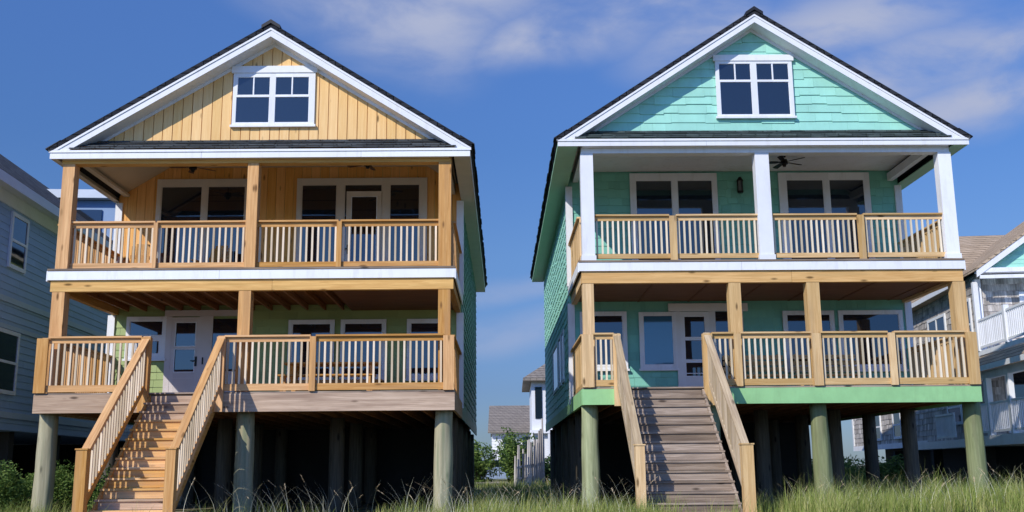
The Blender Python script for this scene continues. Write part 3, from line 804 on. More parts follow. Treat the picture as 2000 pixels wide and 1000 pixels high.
bench(Rh, 5.1, 6.6, 2.6, zf, 'slatted wooden bench under the right-hand windows of the mint porch wall', 'pale')

def chair(H, x, y, z, rz, label, mat):
    r = empty('porch_chair', at(H, x, y, z), rz); tag(r, label, 'chair', 'wooden chairs on the left house porches')
    m = MB()
    for k in range(4): m.box(-.25, .25, -.26+k*.13, -.15+k*.13, .40+k*-.012, .425+k*-.012)
    m.build('seat', M[mat+'_x'], r)
    m = MB()
    for k in range(5): m.beam((-.2+k*.1, .25, .34), (-.2+k*.1, .48, 1.02+(.06 if k in (1,2,3) else 0)), .085, .02, (0,1,.3))
    m.box(-.26, .26, .38, .41, .72, .80)
    m.build('backrest', M[mat+'_z'], r)
    for s in (-1, 1):
        m = MB(); m.box(s*.3-.05, s*.3+.05, -.32, .32, .60, .625); m.build('armrest', M[mat+'_y'], r)
        for t in (-.27, .27):
            m = MB(); m.box(s*.28-.025, s*.28+.025, t-.03, t+.03, 0, .60); m.build('leg', M[mat+'_z'], r)
chair(Lh, 1.0, 2.4, Lh['zuW']+.021, PI*.0+.3, 'wooden porch chair in the sunlit left corner of the orange upper porch', 'pine')
chair(Lh, 2.5, 2.6, Lh['zuW']+.021, -.15, 'wooden porch chair in front of the two-pane window of the orange upper porch', 'pine')

# ------------------------------------------------------------------ neighbouring blue house (left)
B = empty('blue_house', (-11.527, 22.562, 0), math.radians(3.739)); tag(B, 'slate blue lap-sided house with dark shingle roof at the left edge of the photo', 'house')
y0, y1 = -1.3, 15.0
c = MB(EYE); c.box(-8, 0, y0, y1, .94, 6.35)
siding(c, y0, y1, .95, 6.3, lambda s_, z, o: (o, s_, z), course=.165, wmin=2.4, wmax=3.8, jit=0, thick=.02)
c.build('wall', M['blue'], B)
c = MB(EYE)
c.box(.021, .045, y0, y1, 3.82, 3.95); c.box(.021, .045, y0, y1, 3.22, 3.32); c.box(.021, .045, y0, y1, 1.22, 1.36)
c.build('belt_board', M['blue_trim'], B)
c = MB(EYE); c.prism_y([(.42, 6.45), (-4.0, 9.85), (-8.4, 6.45), (-8.4, 6.33), (-4.0, 9.7), (.42, 6.33)], y0-.4, y1+.4)
rb = c.build('roof', M['dark_roof'], B)
c = MB(EYE); c.box(.424, .45, y0-.35, y1+.35, 6.20, 6.42); c.build('eave_fascia', M['white_trim2'], rb)
c = MB(EYE); c.box(.0, .423, y0-.3, y1+.3, 6.302, 6.322); c.box(.002, .05, y0, y1, 6.0, 6.3); c.build('eave_soffit', M['white_trim2'], rb)
def side_win(par, ya, yb_, za, zb_, x, sgn, trim, panes2=True, nx=1, gl='glass'):
    f = MB(EYE); g = MB(EYE); t = .09
    a, b = (x, x+.05*sgn) if sgn > 0 else (x+.05*sgn, x)
    f.box(a, b, ya, ya+t, za, zb_); f.box(a, b, yb_-t, yb_, za, zb_); f.box(a, b, ya+t, yb_-t, zb_-t, zb_); f.box(a, b, ya+t, yb_-t, za, za+t)
    zm = (za+zb_)/2
    if panes2: f.box(a, b, ya+t, yb_-t, zm-.03, zm+.03)
    for k in range(1, nx):
        ym = ya+(yb_-ya)*k/nx; f.box(a, b, ym-.035, ym+.035, za+t, zm-.03) ; f.box(a, b, ym-.035, ym+.035, zm+.03, zb_-t)
    g.box(min(x, x+.03*sgn), max(x, x+.03*sgn), ya+t, yb_-t, za+t, zb_-t)
    w = f.build('window', M[trim], par); g.build('pane', M[gl], w)
for ya, yb_, za, zb_ in ((.68, 1.66, 4.62, 5.92), (.35, 1.68, 1.75, 3.2), (6.4, 7.3, 4.62, 5.9)):
    side_win(B, ya, yb_, za, zb_, .012, 1, 'white_trim2')
c = MB(EYE); c.box(-4.6, -.6, 10.5, 14.0, 6.5, 8.72); bt = c.build('roof_tower', M['blue'], B)
c = MB(EYE); c.box(-4.9, -.3, 10.2, 14.3, 8.74, 9.02); c.build('tower_fascia', M['white_trim2'], bt)
c = MB(EYE); c.box(-3.6, -1.2, 10.45, 10.49, 7.2, 8.4); c.build('tower_window', M['glass'], bt)
for k in range(6):
    for xx in (-.3, -4, -7.6):
        c = MB(EYE); c.box(xx-.15, xx+.15, -.8+k*3-.15, -.8+k*3+.15, -1.3, .96); c.build('pile', M['dark_store'], B)
c = MB(EYE); c.box(-7.5, -7.3, -1, 14, -1.2, .93); c.box(-7.3, -1.6, 13.8, 14, -1.2, .93); c.build('storage_room', M['dark_store'], B)

# ------------------------------------------------------------------ shingled house (right)
R2 = empty('shingled_house', (13.62, 30.0, 0), -math.radians(5.6)); tag(R2, 'weathered grey shingled house with tan roof, mint gable and white balconies at the right edge', 'house')
c = MB(EYE); c.box(.0, 10, .0, 17.5, .7, 5.45)
siding(c, 0, 17.5, .75, 5.4, lambda s_, z, o: (-o, s_, z), course=.2, wmin=.1, wmax=.24, jit=.015)
siding(c, 0, 6, .75, 5.4, lambda s_, z, o: (s_, -o, z), course=.2, wmin=.1, wmax=.24, jit=.015)
c.build('wall', M['shake'], R2)
c = MB(EYE)   # hipped main roof
e = .35; zb_, zt_ = 5.42, 8.1
vs = [(-e, 1.2, zb_), (10+e, 1.2, zb_), (10+e, 17.9, zb_), (-e, 17.9, zb_), (1.3, 7.0, zt_), (9, 7.0, zt_),
      (-e, 1.2, zb_-.12), (10+e, 1.2, zb_-.12), (10+e, 17.9, zb_-.12), (-e, 17.9, zb_-.12)]
c.add(vs, [(0,1,5,4), (1,2,5), (2,3,4,5), (3,0,4), (0,6,7,1), (1,7,8,2), (2,8,9,3), (3,9,6,0), (9,8,7,6)])
rr = c.build('roof', M['brown_roof'], R2)
c = MB(EYE); c.box(-e-.03, -e-.004, 1.2, 17.9, 5.28, 5.43); c.build('eave_fascia', M['white'], rr)
# front gable
c = MB(EYE); gx0, gx1, gz, gap_ = .06, 9.3, 5.52, 8.75; gxm = (gx0+gx1)/2
c.prism_y([(gx0, gz), (gx1, gz), (gxm, gap_)], -.5, 5.5)
siding(c, gx0, gx1, gz, gap_, lambda s_, z, o: (s_, -.5-o, z), course=.13, wmin=2, wmax=3.6, jit=0, thick=.016, planes=[(-(gap_-gz)/(gxm-gx0), 1, gz-gx0*(gap_-gz)/(gxm-gx0)-.02), ((gap_-gz)/(gxm-gx0), 1, gz+gx1*(gap_-gz)/(gxm-gx0)-.02)])
gb = c.build('gable', M['mint'], R2)
k = (gap_-gz)/(gxm-gx0)
c = MB(EYE)
c.prism_y([(gx0-.28, gz-.28*k+.12), (gx0-.28, gz-.28*k-.08), (gxm, gap_-.08), (gxm, gap_+.12)], -.78, -.74)
c.prism_y([(gx1+.28, gz-.28*k+.12), (gxm, gap_+.12), (gxm, gap_-.08), (gx1+.28, gz-.28*k-.08)], -.78, -.74)
c.box(gx0-.25, gx1+.25, -.76, -.5, 5.38, 5.51)
c.box(gx0-.2, gx1, -.78, -.72, 5.20, 5.30)
c.build('gable_trim', M['white'], gb)
c = MB(EYE)
c.prism_y([(gx0-.3, gz-.3*k+.20), (gx0-.3, gz-.3*k+.125), (gxm, gap_+.125), (gxm, gap_+.20)], -.8, 5.6)
c.prism_y([(gx1+.3, gz-.3*k+.20), (gxm, gap_+.20), (gxm, gap_+.125), (gx1+.3, gz-.3*k+.125)], -.8, 5.6)
c.build('gable_roof', M['brown_roof'], gb)
# corner posts, side windows
for bb in ((-.06, .10, -.06, .10, .75, 5.3), (-.055, .05, 17.3, 17.5, .81, 5.3)):
    c = MB(EYE); c.box(*bb); c.build('corner_board', M['white'], R2)
c = MB(EYE); c.box(-.055, -.035, 6.1, 17.5, .60, .80); c.build('skirt_board', M['white'], R2)
for ya, yb_, za, zb_, nx in ((.55, 1.15, 3.3, 4.85, 1), (3.0, 4.9, 3.2, 4.75, 2), (8, 9.5, 3.2, 4.7, 1), (2.2, 3.6, 1.2, 2.3, 1), (8.2, 10.4, .95, 2.0, 2), (12.3, 14.6, .95, 2.05, 2)):
    side_win(R2, ya, yb_, za, zb_, -.02, -1, 'white', nx=nx)
window(R2, 1.15, 3.2, 3.35, 4.9, -.024, [(1.3, 2.1, 3.45, 4.75), (2.22, 3.05, 3.45, 4.75)], EYE)
window(R2, .5, 1.7, .9, 2.9, -.024, [(.6, 1.6, 1.0, 2.75)], EYE)
window(R2, 2.1, 3.4, .9, 2.9, -.024, [(2.2, 3.3, 1.0, 2.75)], EYE)
# balconies: deck, pent roof between floors, posts, railings
def white_rail(par, p, q, z0, z1, step=.13):
    m = MB(EYE); p = Vector(p); q = Vector(q)
    for z in (z0+.08, z1): m.beam((p.x, p.y, z), (q.x, q.y, z), .07, .06)
    n = int((q-p).length/step)
    for i in range(n+1):
        t_ = i/max(n, 1); a = p+(q-p)*t_
        m.box(a.x-.022, a.x+.022, a.y-.022, a.y+.022, z0+.11, z1-.03)
    return m.build('balcony_railing', M['white'], par)
c = MB(EYE); c.box(-.15, 6, -4.6, -.05, 3.05, 3.18); c.build('balcony_floor', M['white'], R2)
white_rail(R2, (-.1, -4.5, 0), (-.1, -.1, 0), 3.2, 4.05); white_rail(R2, (-.1, -4.5, 0), (6, -4.5, 0), 3.2, 4.05)
for xx, yy in ((-.1, -.12), (-.1, -2.3), (-.1, -4.5), (2, -4.5)):
    c = MB(EYE); c.box(xx-.07, xx+.07, yy-.07, yy+.07, 3.18, 5.2 if yy > -.2 else 4.2); c.build('balcony_post', M['white'], R2)
c = MB(EYE)
c.add([(-.75, -5.2, 2.58), (6.5, -5.2, 2.58), (6.5, -4.5, 3.02), (-.12, -4.5, 3.02), (-.75, .3, 2.58), (-.12, .3, 3.02), (-.12, .3, 2.56), (-.12, -4.5, 2.56), (6.5, -4.5, 2.56)],
      [(0,1,2,3), (0,3,5,4), (4,5,6), (4,6,7,0), (0,7,8,1)])
c.build('porch_roof', M['brown_roof'], R2)
c = MB(EYE); c.box(-.77, -.745, -5.2, .3, 2.46, 2.60); c.box(-.5, -.35, -4.9, .1, 2.28, 2.50); c.build('porch_trim', M['white'], R2)
c = MB(EYE); c.box(-.6, 6, -5.0, -.05, .48, .75); c.box(-.45, -.035, .1, 6.0, .48, .72); c.build('porch_floor', M['white'], R2)
white_rail(R2, (-.5, -4.9, 0), (-.5, -.2, 0), .78, 1.6, .12); white_rail(R2, (-.42, 1.8, 0), (-.42, 3.6, 0), .74, 1.5, .12)
for yy in (-.2, -1.6, -3.2, -4.9):
    c = MB(EYE); c.box(-.57, -.43, yy-.07, yy+.07, .75, 2.29); c.build('porch_post', M['white'], R2)
for k in range(4):
    for xx in (.2, 4, 8):
        c = MB(EYE); c.box(xx-.15, xx+.15, -4+k*5-.15, -4+k*5+.15, -1.3, .5); c.build('pile', M['dark_store'], R2)
c = MB(EYE); c.box(1.2, 9.8, 1.0, 17.0, -1.2, .69); c.build('storage_room', M['dark_store'], R2)

# ------------------------------------------------------------------ far buildings in the gap
F = empty('grey_house', (-1.60, 72, 0)); tag(F, 'distant low grey-roofed white house seen in the gap between the two beach houses', 'house')
c = MB(EYE); c.box(.1, 6, 0, 8, -.5, 2.6); siding(c, .1, 6, 1.0, 2.6, lambda s_, z, o: (s_, -o, z), course=.2, wmin=2, wmax=3, jit=0); c.build('wall', M['white'], F)
c = MB(EYE); c.prism_x([(-.5, 2.45), (4, 4.45), (8.5, 2.45), (8.5, 2.33), (4, 4.3), (-.5, 2.33)], -.15, 6.3); c.build('roof', M['far_roof'], F)
c = MB(EYE); c.prism_x([(0, 2.4), (8, 2.4), (4, 4.25)], .0, .12); c.build('gable_wall', M['white'], F)
c = MB(EYE); c.box(.9, 1.5, -.04, -.021, 1.0, 2.1); c.box(2.2, 2.9, -.04, -.021, 1.0, 2.1); c.build('window', M['glass'], F)
Tt = empty('white_tower_house', (.77, 62, 0)); Tt.scale = (1.24, 1.24, 1.24); Tt.location.z = -.24; tag(Tt, 'narrow white two-storey house with flared roof, partly hidden behind the mint side wall', 'house')
c = MB(EYE); c.box(.25, 5, 0, 6, -.6, 4.25)
c.build('wall', M['white'], Tt)
c = MB(EYE); vs = [(-.15, -.5, 4.2), (6, -.5, 4.2), (6, 7, 4.2), (-.15, 7, 4.2), (2.2, 2.4, 5.9), (4, 2.4, 5.9), (-.15, -.5, 4.05), (6, -.5, 4.05), (6, 7, 4.05), (-.15, 7, 4.05)]
c.add(vs, [(0,1,5,4), (1,2,5), (2,3,4,5), (3,0,4), (0,6,7,1), (1,7,8,2), (2,8,9,3), (3,9,6,0), (9,8,7,6)])
c.build('roof', M['far_roof'], Tt)
for a, b, z0, z1 in ((.42, .75, 2.3, 3.8), (.95, 1.3, 2.3, 3.8), (.5, .8, .3, 1.4), (1.1, 1.5, .3, 1.4)):
    c = MB(EYE); c.box(a, b, -.05, -.01, z0, z1); c.build('window', M['glass'], Tt)
c = MB(EYE); c.box(.15, 1.6, -.30, -.02, 1.6, 1.75); c.box(.2, .3, -.28, -.18, -.6, 1.6); c.box(1.0, 1.1, -.28, -.18, -.6, 1.6); c.build('porch', M['white'], Tt)

# weathered fence of upright driftwood pickets in the gap
FE = empty('picket_fence', (.0, 50, 0)); tag(FE, 'weathered upright driftwood fence running between the mint house and the distant houses', 'fence')
for i in range(16):
    t_ = i/15; c = MB()
    x = .1+1.45*t_+random.uniform(-.05, .05); y = 0+4*t_; h = random.uniform(1.5, 2.1)+1.5*t_*t_
    c.cyl((x, y, -.1), (x+random.uniform(-.04, .04), y, h), .085, .05, 6, .1, 2); c.build('picket', M['shake'], FE)
c = MB(); c.beam((.1, 0, 1.0), (1.5, 4, 1.3), .04, .09); c.beam((.1, 0, .5), (1.5, 4, .6), .04, .09); c.build('fence_rail', M['shake'], FE)
FG = empty('picket_fence', (12.4, 25.5, 0)); tag(FG, 'low row of leaning grey pickets at the right edge below the white balconies', 'fence')
for i in range(26):
    c = MB(); x = i*.12+random.uniform(-.02, .02); h = random.uniform(.75, 1.05)
    c.beam((x, 0, -.1), (x+random.uniform(-.06, .06), random.uniform(-.05, .05), h), .045, .02); c.build('picket', M['shake'], FG)
c = MB(); c.beam((0, .03, .5), (3.1, .03, .5), .03, .06); c.build('fence_rail', M['shake'], FG)

# parked car, tiny in the gap
CR = empty('parked_car', (-1.3, 62, .05), .15); tag(CR, 'small pale blue car parked beyond the shrubs in the gap between the houses', 'car')
c = MB(); c.prism_y([(-2.1,.35),(2.1,.35),(2.15,.75),(1.9,.95),(1.1,1.0),(.6,1.42),(-1.0,1.45),(-1.7,1.0),(-2.1,.9)], -.85, .85); c.build('body', M['car_paint'], CR)
c = MB(); c.prism_y([(1.0,1.02),(.56,1.38),(-.95,1.40),(-1.5,1.02)], -.86, -.851); c.build('window', M['glass'], CR)
for xx in (-1.3, 1.35):
    for yy in (-.86, .66):
        c = MB(); c.cyl((xx, yy, .33), (xx, yy+.2, .33), .33, .33, 16); w = c.build('wheel', M['rubber'], CR)
        c = MB(); c.cyl((xx, yy-.006, .33), (xx, yy+.206, .33), .18, .18, 12); c.build('rim', M['steel'], w)

# ------------------------------------------------------------------ ground
def hgt(x, y):
    h = .10
    f = max(0, min(1, (20.5-y)/3.5)); f = f*f*(3-2*f)
    front = .10 + .12*max(0, min(1, (x-3)/4)) - .22*max(0, min(1, (-x-5.5)/3))
    h += f*front
    near = max(0, min(1, (15.5-y)/9)); near = near*near*(3-2*near)
    h -= near*1.1
    h += .05*noise.noise(Vector((x*.35, y*.35, 0))) + .02*noise.noise(Vector((x*1.7, y*1.7, 3)))
    if y > 40: h += .25*noise.noise(Vector((x*.06, y*.06, 9)))*min(1, (y-40)/30)
    return h
g = MB()
xs = [-3000, -900, -300, -120, -60, -40] + [-30+i*.75 for i in range(81)] + [40, 60, 120, 300, 900, 3000]
ys = [-3000, -800, -200, -60, -20, -8, 0] + [1+i*.6 for i in range(100)] + [64, 70, 80, 95, 120, 160, 230, 400, 800, 1600, 4000]
nx = len(xs)
for y in ys:
    for x in xs: g.v.append((x, y, hgt(x, y)))
for j in range(len(ys)-1):
    for i in range(nx-1): g.f.append((j*nx+i, j*nx+i+1, (j+1)*nx+i+1, (j+1)*nx+i))
m_, nt, b = mat_new('sandy_ground')
tc = N(nt, 'ShaderNodeTexCoord'); n1 = N(nt, 'ShaderNodeTexNoise', inp={'Scale': .35, 'Detail': 6, 'Roughness': .6}); nt.links.new(tc.outputs['Object'], n1.inputs[0])
n2 = N(nt, 'ShaderNodeTexNoise', inp={'Scale': 14, 'Detail': 6, 'Roughness': .7}); nt.links.new(tc.outputs['Object'], n2.inputs[0])
cs = ramp(nt, n2.outputs[0], [(.3, (.20,.16,.11,1)), (.7, (.36,.30,.215,1))])
cg = ramp(nt, n2.outputs[0], [(.3, (.05,.07,.02,1)), (.7, (.14,.15,.05,1))])
cc = mix(nt, cs, cg, ramp(nt, n1.outputs[0], [(.42, (0,0,0,1)), (.56, (1,1,1,1))]))
nt.links.new(cc, b.inputs['Base Color']); b.inputs['Roughness'].default_value = .95
bp = N(nt, 'ShaderNodeBump', inp={'Strength': .6, 'Distance': .03}); nt.links.new(n2.outputs[0], bp.inputs['Height']); nt.links.new(bp.outputs[0], b.inputs['Normal'])
go = g.build('ground', m_, None, smooth=True); tag(go, kind='structure')

# ------------------------------------------------------------------ vegetation
def blade(mb, x, y, z, h, w, lean, az, seg=3):
    dx, dy = math.cos(az), math.sin(az); px, py = -dy, dx
    vs = []; fs = []
    for k in range(seg+1):
        t_ = k/seg; r = w*(1-t_*.9)/2; o = lean*t_*t_*h
        cz = z+h*t_*(1-.25*lean*t_)
        cx = x+dx*o; cy = y+dy*o
        vs += [(cx-px*r, cy-py*r, cz), (cx+px*r, cy+py*r, cz)]
    for k in range(seg): fs.append((2*k, 2*k+1, 2*k+3, 2*k+2))
    mb.add(vs, fs)
def in_house(x, y):
    for H in (Lh, Rh):
        lx_, ly = x-H['x'], y-H['y']
        if -.1 < lx_ < H['W']+.1 and ly > -.1 and ly < 16: return True
        s = H['stair']['top']
        if s[0]-.15 < lx_ < s[3]+.15 and -3.3 < ly < 0: return True
    return False
gr = MB(); oats = MB(); seeds = MB()
def density(x, y):
    d_ = noise.noise(Vector((x*.5, y*.5, 5)))*.5+.5
    if x > 4.5: return 1.0 if d_ > .47 else .22
    if -2.0 < x < 2.4: return .75 if d_ > .5 else .12
    if x < -7.2: return .7+.5*d_
    if -8 < x < -2: return .02+.10*max(0, d_-.3)
    if 2.3 <= x <= 4.5: return .1
    return .25*d_
WIND = .35
tufts = 0
while tufts < 3900:
    y = random.uniform(14.6, 21.5); x = random.uniform(-12, 12.5)
    if abs(x) > y*.56+.6: continue
    if random.random() > density(x, y) or in_house(x, y): continue
    tufts += 1
    z = hgt(x, y)
    hh = random.uniform(.20, .46) * (1.15 if x > 4.5 else .9) * (.55+.95*(noise.noise(Vector((x*1.1, y*1.1, 11)))*.5+.5))
    if -2 < x < 2.4: hh *= .95
    for k in range(random.randint(7, 13)):
        blade(gr, x+random.gauss(0, .05), y+random.gauss(0, .05), z-.02, hh*random.uniform(.4, 1.3), random.uniform(.006, .012), random.uniform(.1, .9), random.gauss(WIND, 1.3))
# weeds and grass further back, between and behind the houses
n_ = 0
while n_ < 2600:
    y = 20+34*random.random()**1.2; x = random.uniform(-3.0, 20)
    if abs(x) > y*.54: continue
    if in_house(x, y) and not (random.random() < .05): continue
    if not (x < 1.9 or x > 8.3 or y > 36.5): continue
    if 13.2+(y-30)*.1 < x and y > 24.5: continue
    n_ += 1
    z = hgt(x, y); hh = random.uniform(.2, .6)*(1.45 if x > 3 else 1)
    for k in range(6):
        blade(gr, x+random.gauss(0, .09), y+random.gauss(0, .09), z-.02, hh*random.uniform(.5, 1.1), random.uniform(.012, .025), random.uniform(.1, .8), random.gauss(WIND, 1.3), 2)
go = gr.build('dune_grass', M['grass']); tag(go, 'green and yellow dune grass growing in front of and between the stilted houses', 'grass', kind='stuff')
n_ = 0
while n_ < 820:
    y = random.uniform(15.2, 20.6); x = random.choice([random.uniform(-1.8, 2.3), random.uniform(4.6, 11.5), random.uniform(-5.2, -2.5) if random.random() < .35 else random.uniform(4.6, 11.5)])
    if abs(x) > y*.54 or in_house(x, y): continue
    n_ += 1
    h = random.uniform(.42, .78); lean = random.uniform(.25, .8); az = random.gauss(PI if random.random() < .72 else 0, .5)
    z = hgt(x, y)
    blade(oats, x, y, z, h, .0095, lean, az, 5)
    if random.random() < .2:
        for q in range(8):
            t_ = .82+.17*q/8; o = lean*t_*t_*h; zz = z+h*t_*(1-.25*lean*t_)
            blade(seeds, x+math.cos(az)*o, y+math.sin(az)*o, zz, .035, .011, 1.2, az+random.uniform(-.8, .8), 1)
tag(oats.build('sea_oat_stalks', M['oats']), 'pale bent sea oat stalks rising out of the dune grass', 'grass', kind='stuff')
tag(seeds.build('sea_oat_seeds', M['sandy']), 'straw-coloured seed heads on the sea oat stalks', 'seed heads', kind='stuff')

def bush(name, x, y, rx, rz, n, label, mat, leaf=.06, cat='bush', group=None, trunk=0.0, zoff=0.0):
    z = hgt(x, y)+zoff
    r = empty(name, (x, y, z)); tag(r, label, cat, group or ('leafy weeds at the bottom left' if name == 'weed_bush' else 'shrubs growing behind the stilted houses'))
    lf = MB(); st = MB()
    lobes = [(random.gauss(0, rx*.45), random.gauss(0, rx*.4), trunk+rz*random.uniform(.15, .8), random.uniform(.3, .6)) for _ in range(14)]
    for a, b_, c_, q in lobes:
        st.cyl((0, 0, -.05), (a, b_, c_), .03+.04*(trunk > 0), .01, 5)
    for k in range(n):
        a, b_, c_, q = random.choice(lobes)
        v = Vector((random.gauss(0, 1), random.gauss(0, 1), random.gauss(0, 1))).normalized()*random.uniform(.5, 1.1)*q
        p = Vector((a+v.x*rx, b_+v.y*rx, max(.02, c_+v.z*rz*.8)))
        u = Vector((random.gauss(0,1), random.gauss(0,1), random.gauss(0,1))).normalized(); w_ = u.orthogonal().normalized()
        l = leaf*random.uniform(.6, 1.4)
        lf.add([tuple(p-u*l), tuple(p+w_*l*.4), tuple(p+u*l), tuple(p-w_*l*.4)], [(0,1,2,3)])
    lf.build('foliage' if trunk == 0 else 'crown', M[mat], r); st.build('stems' if trunk == 0 else 'trunk', M['bark'], r)
    return r
bush('weed_bush', -10.35, 20.6, .9, 1.0, 9000, 'leafy dark green weed bush at the bottom left edge under the blue house', 'weeds', .033)
bush('weed_bush', -9.5, 21.8, .7, .95, 7000, 'leafy green weed bush between the leftmost pile and the blue house', 'weeds', .033)
bush('weed_bush', -8.2, 21.6, .65, .85, 6000, 'leafy green weed bush behind the leftmost pile, beside the orange stairs', 'weeds', .033)
bush('weed_bush', -9.9, 17.9, .75, .55, 6500, 'low light green weeds in the bottom left corner in front of the leftmost pile', 'weeds', .03)
bush('shrub', -1.75, 53, 1.2, 1.9, 3400, 'dark green shrub in the gap close to the left house side wall', 'weeds', .10, zoff=.3)
bush('shrub', .0, 56, 1.1, 2.2, 3400, 'dark green shrub in the gap below the grey roofed house', 'weeds', .10, zoff=.3)
bush('shrub', 1.6, 58, 1.2, 1.5, 2400, 'hazy green shrub beyond the driftwood fence', 'shrub', .12)
for i, (x, y, rx, rz) in enumerate(((12.6, 36, .9, 1.2), (11.4, 41, 1.4, 1.2), (14, 45, 1.6, 1.1), (9.6, 47, 1.4, 1.1))):
    bush('shrub', x, y, rx, rz, 2200, ['rounded green shrub beneath the shingled house side wall', 'wide green shrub seen between the dark piles under the mint house', 'far green shrub in front of the low shingled house windows', 'far green shrub seen through the middle of the stilts'][i], 'weeds', .09)

# ------------------------------------------------------------------ sky, sun, camera
SUN = Vector((-.76, -1.0, .84)).normalized()
el = math.asin(SUN.z); az = math.atan2(SUN.x, SUN.y)
w = bpy.data.worlds.new('World'); scene.world = w; w.use_nodes = True
nt = w.node_tree; bg = nt.nodes['Background']
sky = N(nt, 'ShaderNodeTexSky', sky_type='NISHITA', sun_disc=False, sun_elevation=el, sun_rotation=az % (2*PI), altitude=0.0, air_density=1.0, dust_density=.3, ozone_density=2.5)
bg.inputs[1].default_value = .10
tc = N(nt, 'ShaderNodeTexCoord')
# wispy cloud banks laid out by azimuth (x/y) and height (z/y) as real directions in the sky
def cloud_blob(cx, cz, rx, rz, tilt=0.0):
    mp = N(nt, 'ShaderNodeMapping', vector_type='TEXTURE'); D = Vector((cx, 1, cz)).normalized()
    mp.inputs['Location'].default_value = D; mp.inputs['Rotation'].default_value = (0, tilt, 0); mp.inputs['Scale'].default_value = (rx, .8, rz)
    nt.links.new(wv, mp.inputs[0]); ln_ = N(nt, 'ShaderNodeVectorMath', operation='LENGTH'); nt.links.new(mp.outputs[0], ln_.inputs[0])
    mr = N(nt, 'ShaderNodeMapRange', interpolation_type='SMOOTHSTEP', inp={1: 1.15, 2: .10, 3: 0.0, 4: 1.0}); nt.links.new(ln_.outputs[1], mr.inputs[0]); return mr.outputs[0]
nz = N(nt, 'ShaderNodeTexNoise', inp={'Scale': 3.0, 'Detail': 3}); nt.links.new(tc.outputs['Generated'], nz.inputs[0])
sub = N(nt, 'ShaderNodeVectorMath', operation='SUBTRACT'); sub.inputs[1].default_value = (.5,.5,.5); nt.links.new(nz.outputs['Color'], sub.inputs[0])
scl = N(nt, 'ShaderNodeVectorMath', operation='SCALE'); scl.inputs['Scale'].default_value = .14; nt.links.new(sub.outputs[0], scl.inputs[0])
addv = N(nt, 'ShaderNodeVectorMath', operation='ADD'); nt.links.new(tc.outputs['Generated'], addv.inputs[0]); nt.links.new(scl.outputs[0], addv.inputs[1])
wv = addv.outputs[0]
tot = None
for b_ in ((-.17, .47, .10, .05, .2), (-.09, .45, .11, .07, 0), (-.05, .49, .14, .05, .1), (.01, .42, .08, .03, -.2), (.07, .44, .08, .035, -.15), (.14, .47, .12, .05, -.1), (.20, .43, .09, .035, -.2), (.33, .45, .14, .045, -.2), (.40, .40, .13, .05, -.35), (.50, .43, .15, .04, -.4), (.47, .36, .12, .035, -.4), (.0, .14, .3, .03, 0), (.02, .19, .2, .018, 0)):
    o = cloud_blob(*b_)
    if b_[1] < .25:
        mm = N(nt, 'ShaderNodeMath', operation='MULTIPLY'); mm.inputs[1].default_value = .45; nt.links.new(o, mm.inputs[0]); o = mm.outputs[0]
    if tot is None: tot = o
    else:
        a_ = N(nt, 'ShaderNodeMath', operation='MAXIMUM'); nt.links.new(tot, a_.inputs[0]); nt.links.new(o, a_.inputs[1]); tot = a_.outputs[0]
n2 = N(nt, 'ShaderNodeTexNoise', inp={'Scale': 7.0, 'Detail': 9, 'Roughness': .56, 'Distortion': .3})
mp = N(nt, 'ShaderNodeMapping'); mp.inputs['Scale'].default_value = (1, 1, 2.4); mp.inputs['Rotation'].default_value = (0, -.25, 0); nt.links.new(tc.outputs['Generated'], mp.inputs[0]); nt.links.new(mp.outputs[0], n2.inputs[0])
mr = N(nt, 'ShaderNodeMapRange', interpolation_type='SMOOTHSTEP', inp={1: .30, 2: .64, 3: .18, 4: 1.0}); nt.links.new(n2.outputs[0], mr.inputs[0])
cf = N(nt, 'ShaderNodeMath', operation='MULTIPLY'); nt.links.new(tot, cf.inputs[0]); nt.links.new(mr.outputs[0], cf.inputs[1])
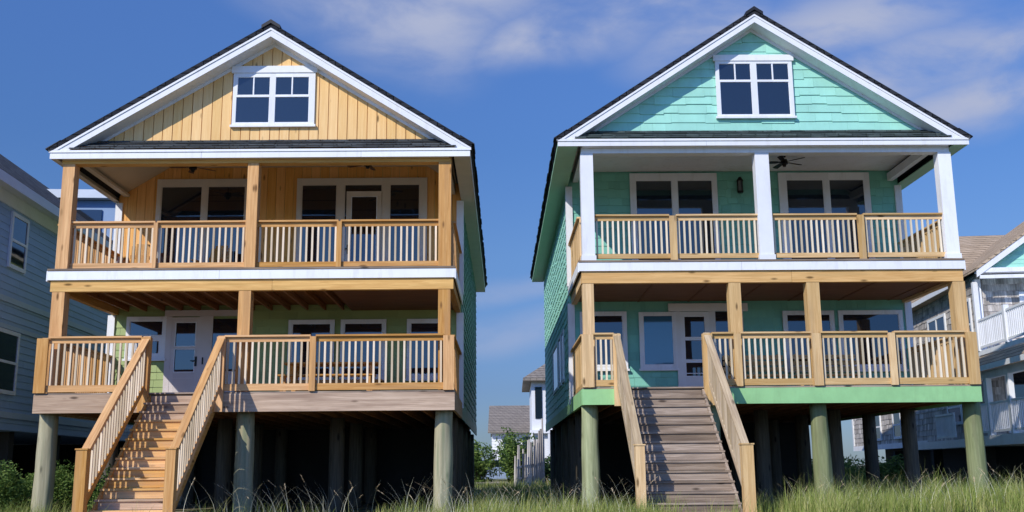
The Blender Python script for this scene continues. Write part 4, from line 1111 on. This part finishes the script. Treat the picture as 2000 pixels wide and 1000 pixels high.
cf2 = N(nt, 'ShaderNodeMath', operation='MULTIPLY'); cf2.inputs[1].default_value = .98; nt.links.new(cf.outputs[0], cf2.inputs[0])
sxyz = N(nt, 'ShaderNodeSeparateXYZ'); nt.links.new(tc.outputs['Generated'], sxyz.inputs[0])
tr_ = ramp(nt, sxyz.outputs[2], [(0.0, (.31,.42,.68,1)), (.073, (.35,.46,.76,1)), (.2, (.53,.71,1.02,1)), (.296, (.54,.79,1.20,1)), (.42, (.69,.98,1.52,1)), (.6, (.85,1.03,1.62,1))])
# unseen sky half behind the camera tinted bluer and brighter as added front fill
ymr = N(nt, 'ShaderNodeMapRange', interpolation_type='SMOOTHSTEP', inp={1: .25, 2: -.35, 3: 0.0, 4: 1.0}); nt.links.new(sxyz.outputs[1], ymr.inputs[0])
tr2 = mix(nt, tr_, (.62, 1.05, 1.95, 1), ymr.outputs[0])
tint = mix(nt, sky.outputs[0], tr2, 1.0, 'MULTIPLY')
cl = mix(nt, tint, (4.2, 4.7, 6.5, 1), cf2.outputs[0])
nt.links.new(cl, bg.inputs[0])

sl_ = bpy.data.lights.new('sun', 'SUN'); sl_.energy = 4.0; sl_.angle = math.radians(.5); sl_.color = (1, .95, .87)
so = bpy.data.objects.new('sun', sl_); COL.objects.link(so); so.rotation_euler = SUN.to_track_quat('Z', 'Y').to_euler(); so.location = (-20, -20, 30)

cam = bpy.data.cameras.new('camera'); co = bpy.data.objects.new('camera', cam); COL.objects.link(co); scene.camera = co
cam.sensor_width = 36; cam.lens = 36*2024.6/2000; cam.clip_end = 10000; cam.clip_start = .1
from mathutils import Matrix
pitch, roll = math.radians(11.559), math.radians(.520)
co.matrix_world = Matrix.Translation((0, 0, EYE)) @ Matrix.Rotation(math.radians(90)+pitch, 4, 'X') @ Matrix.Rotation(-roll, 4, 'Z')

scene.view_settings.view_transform = 'Standard'; scene.view_settings.look = 'None'; scene.view_settings.gamma = 1
scene.view_settings.exposure = 0.0
scene.cycles.max_bounces = 8
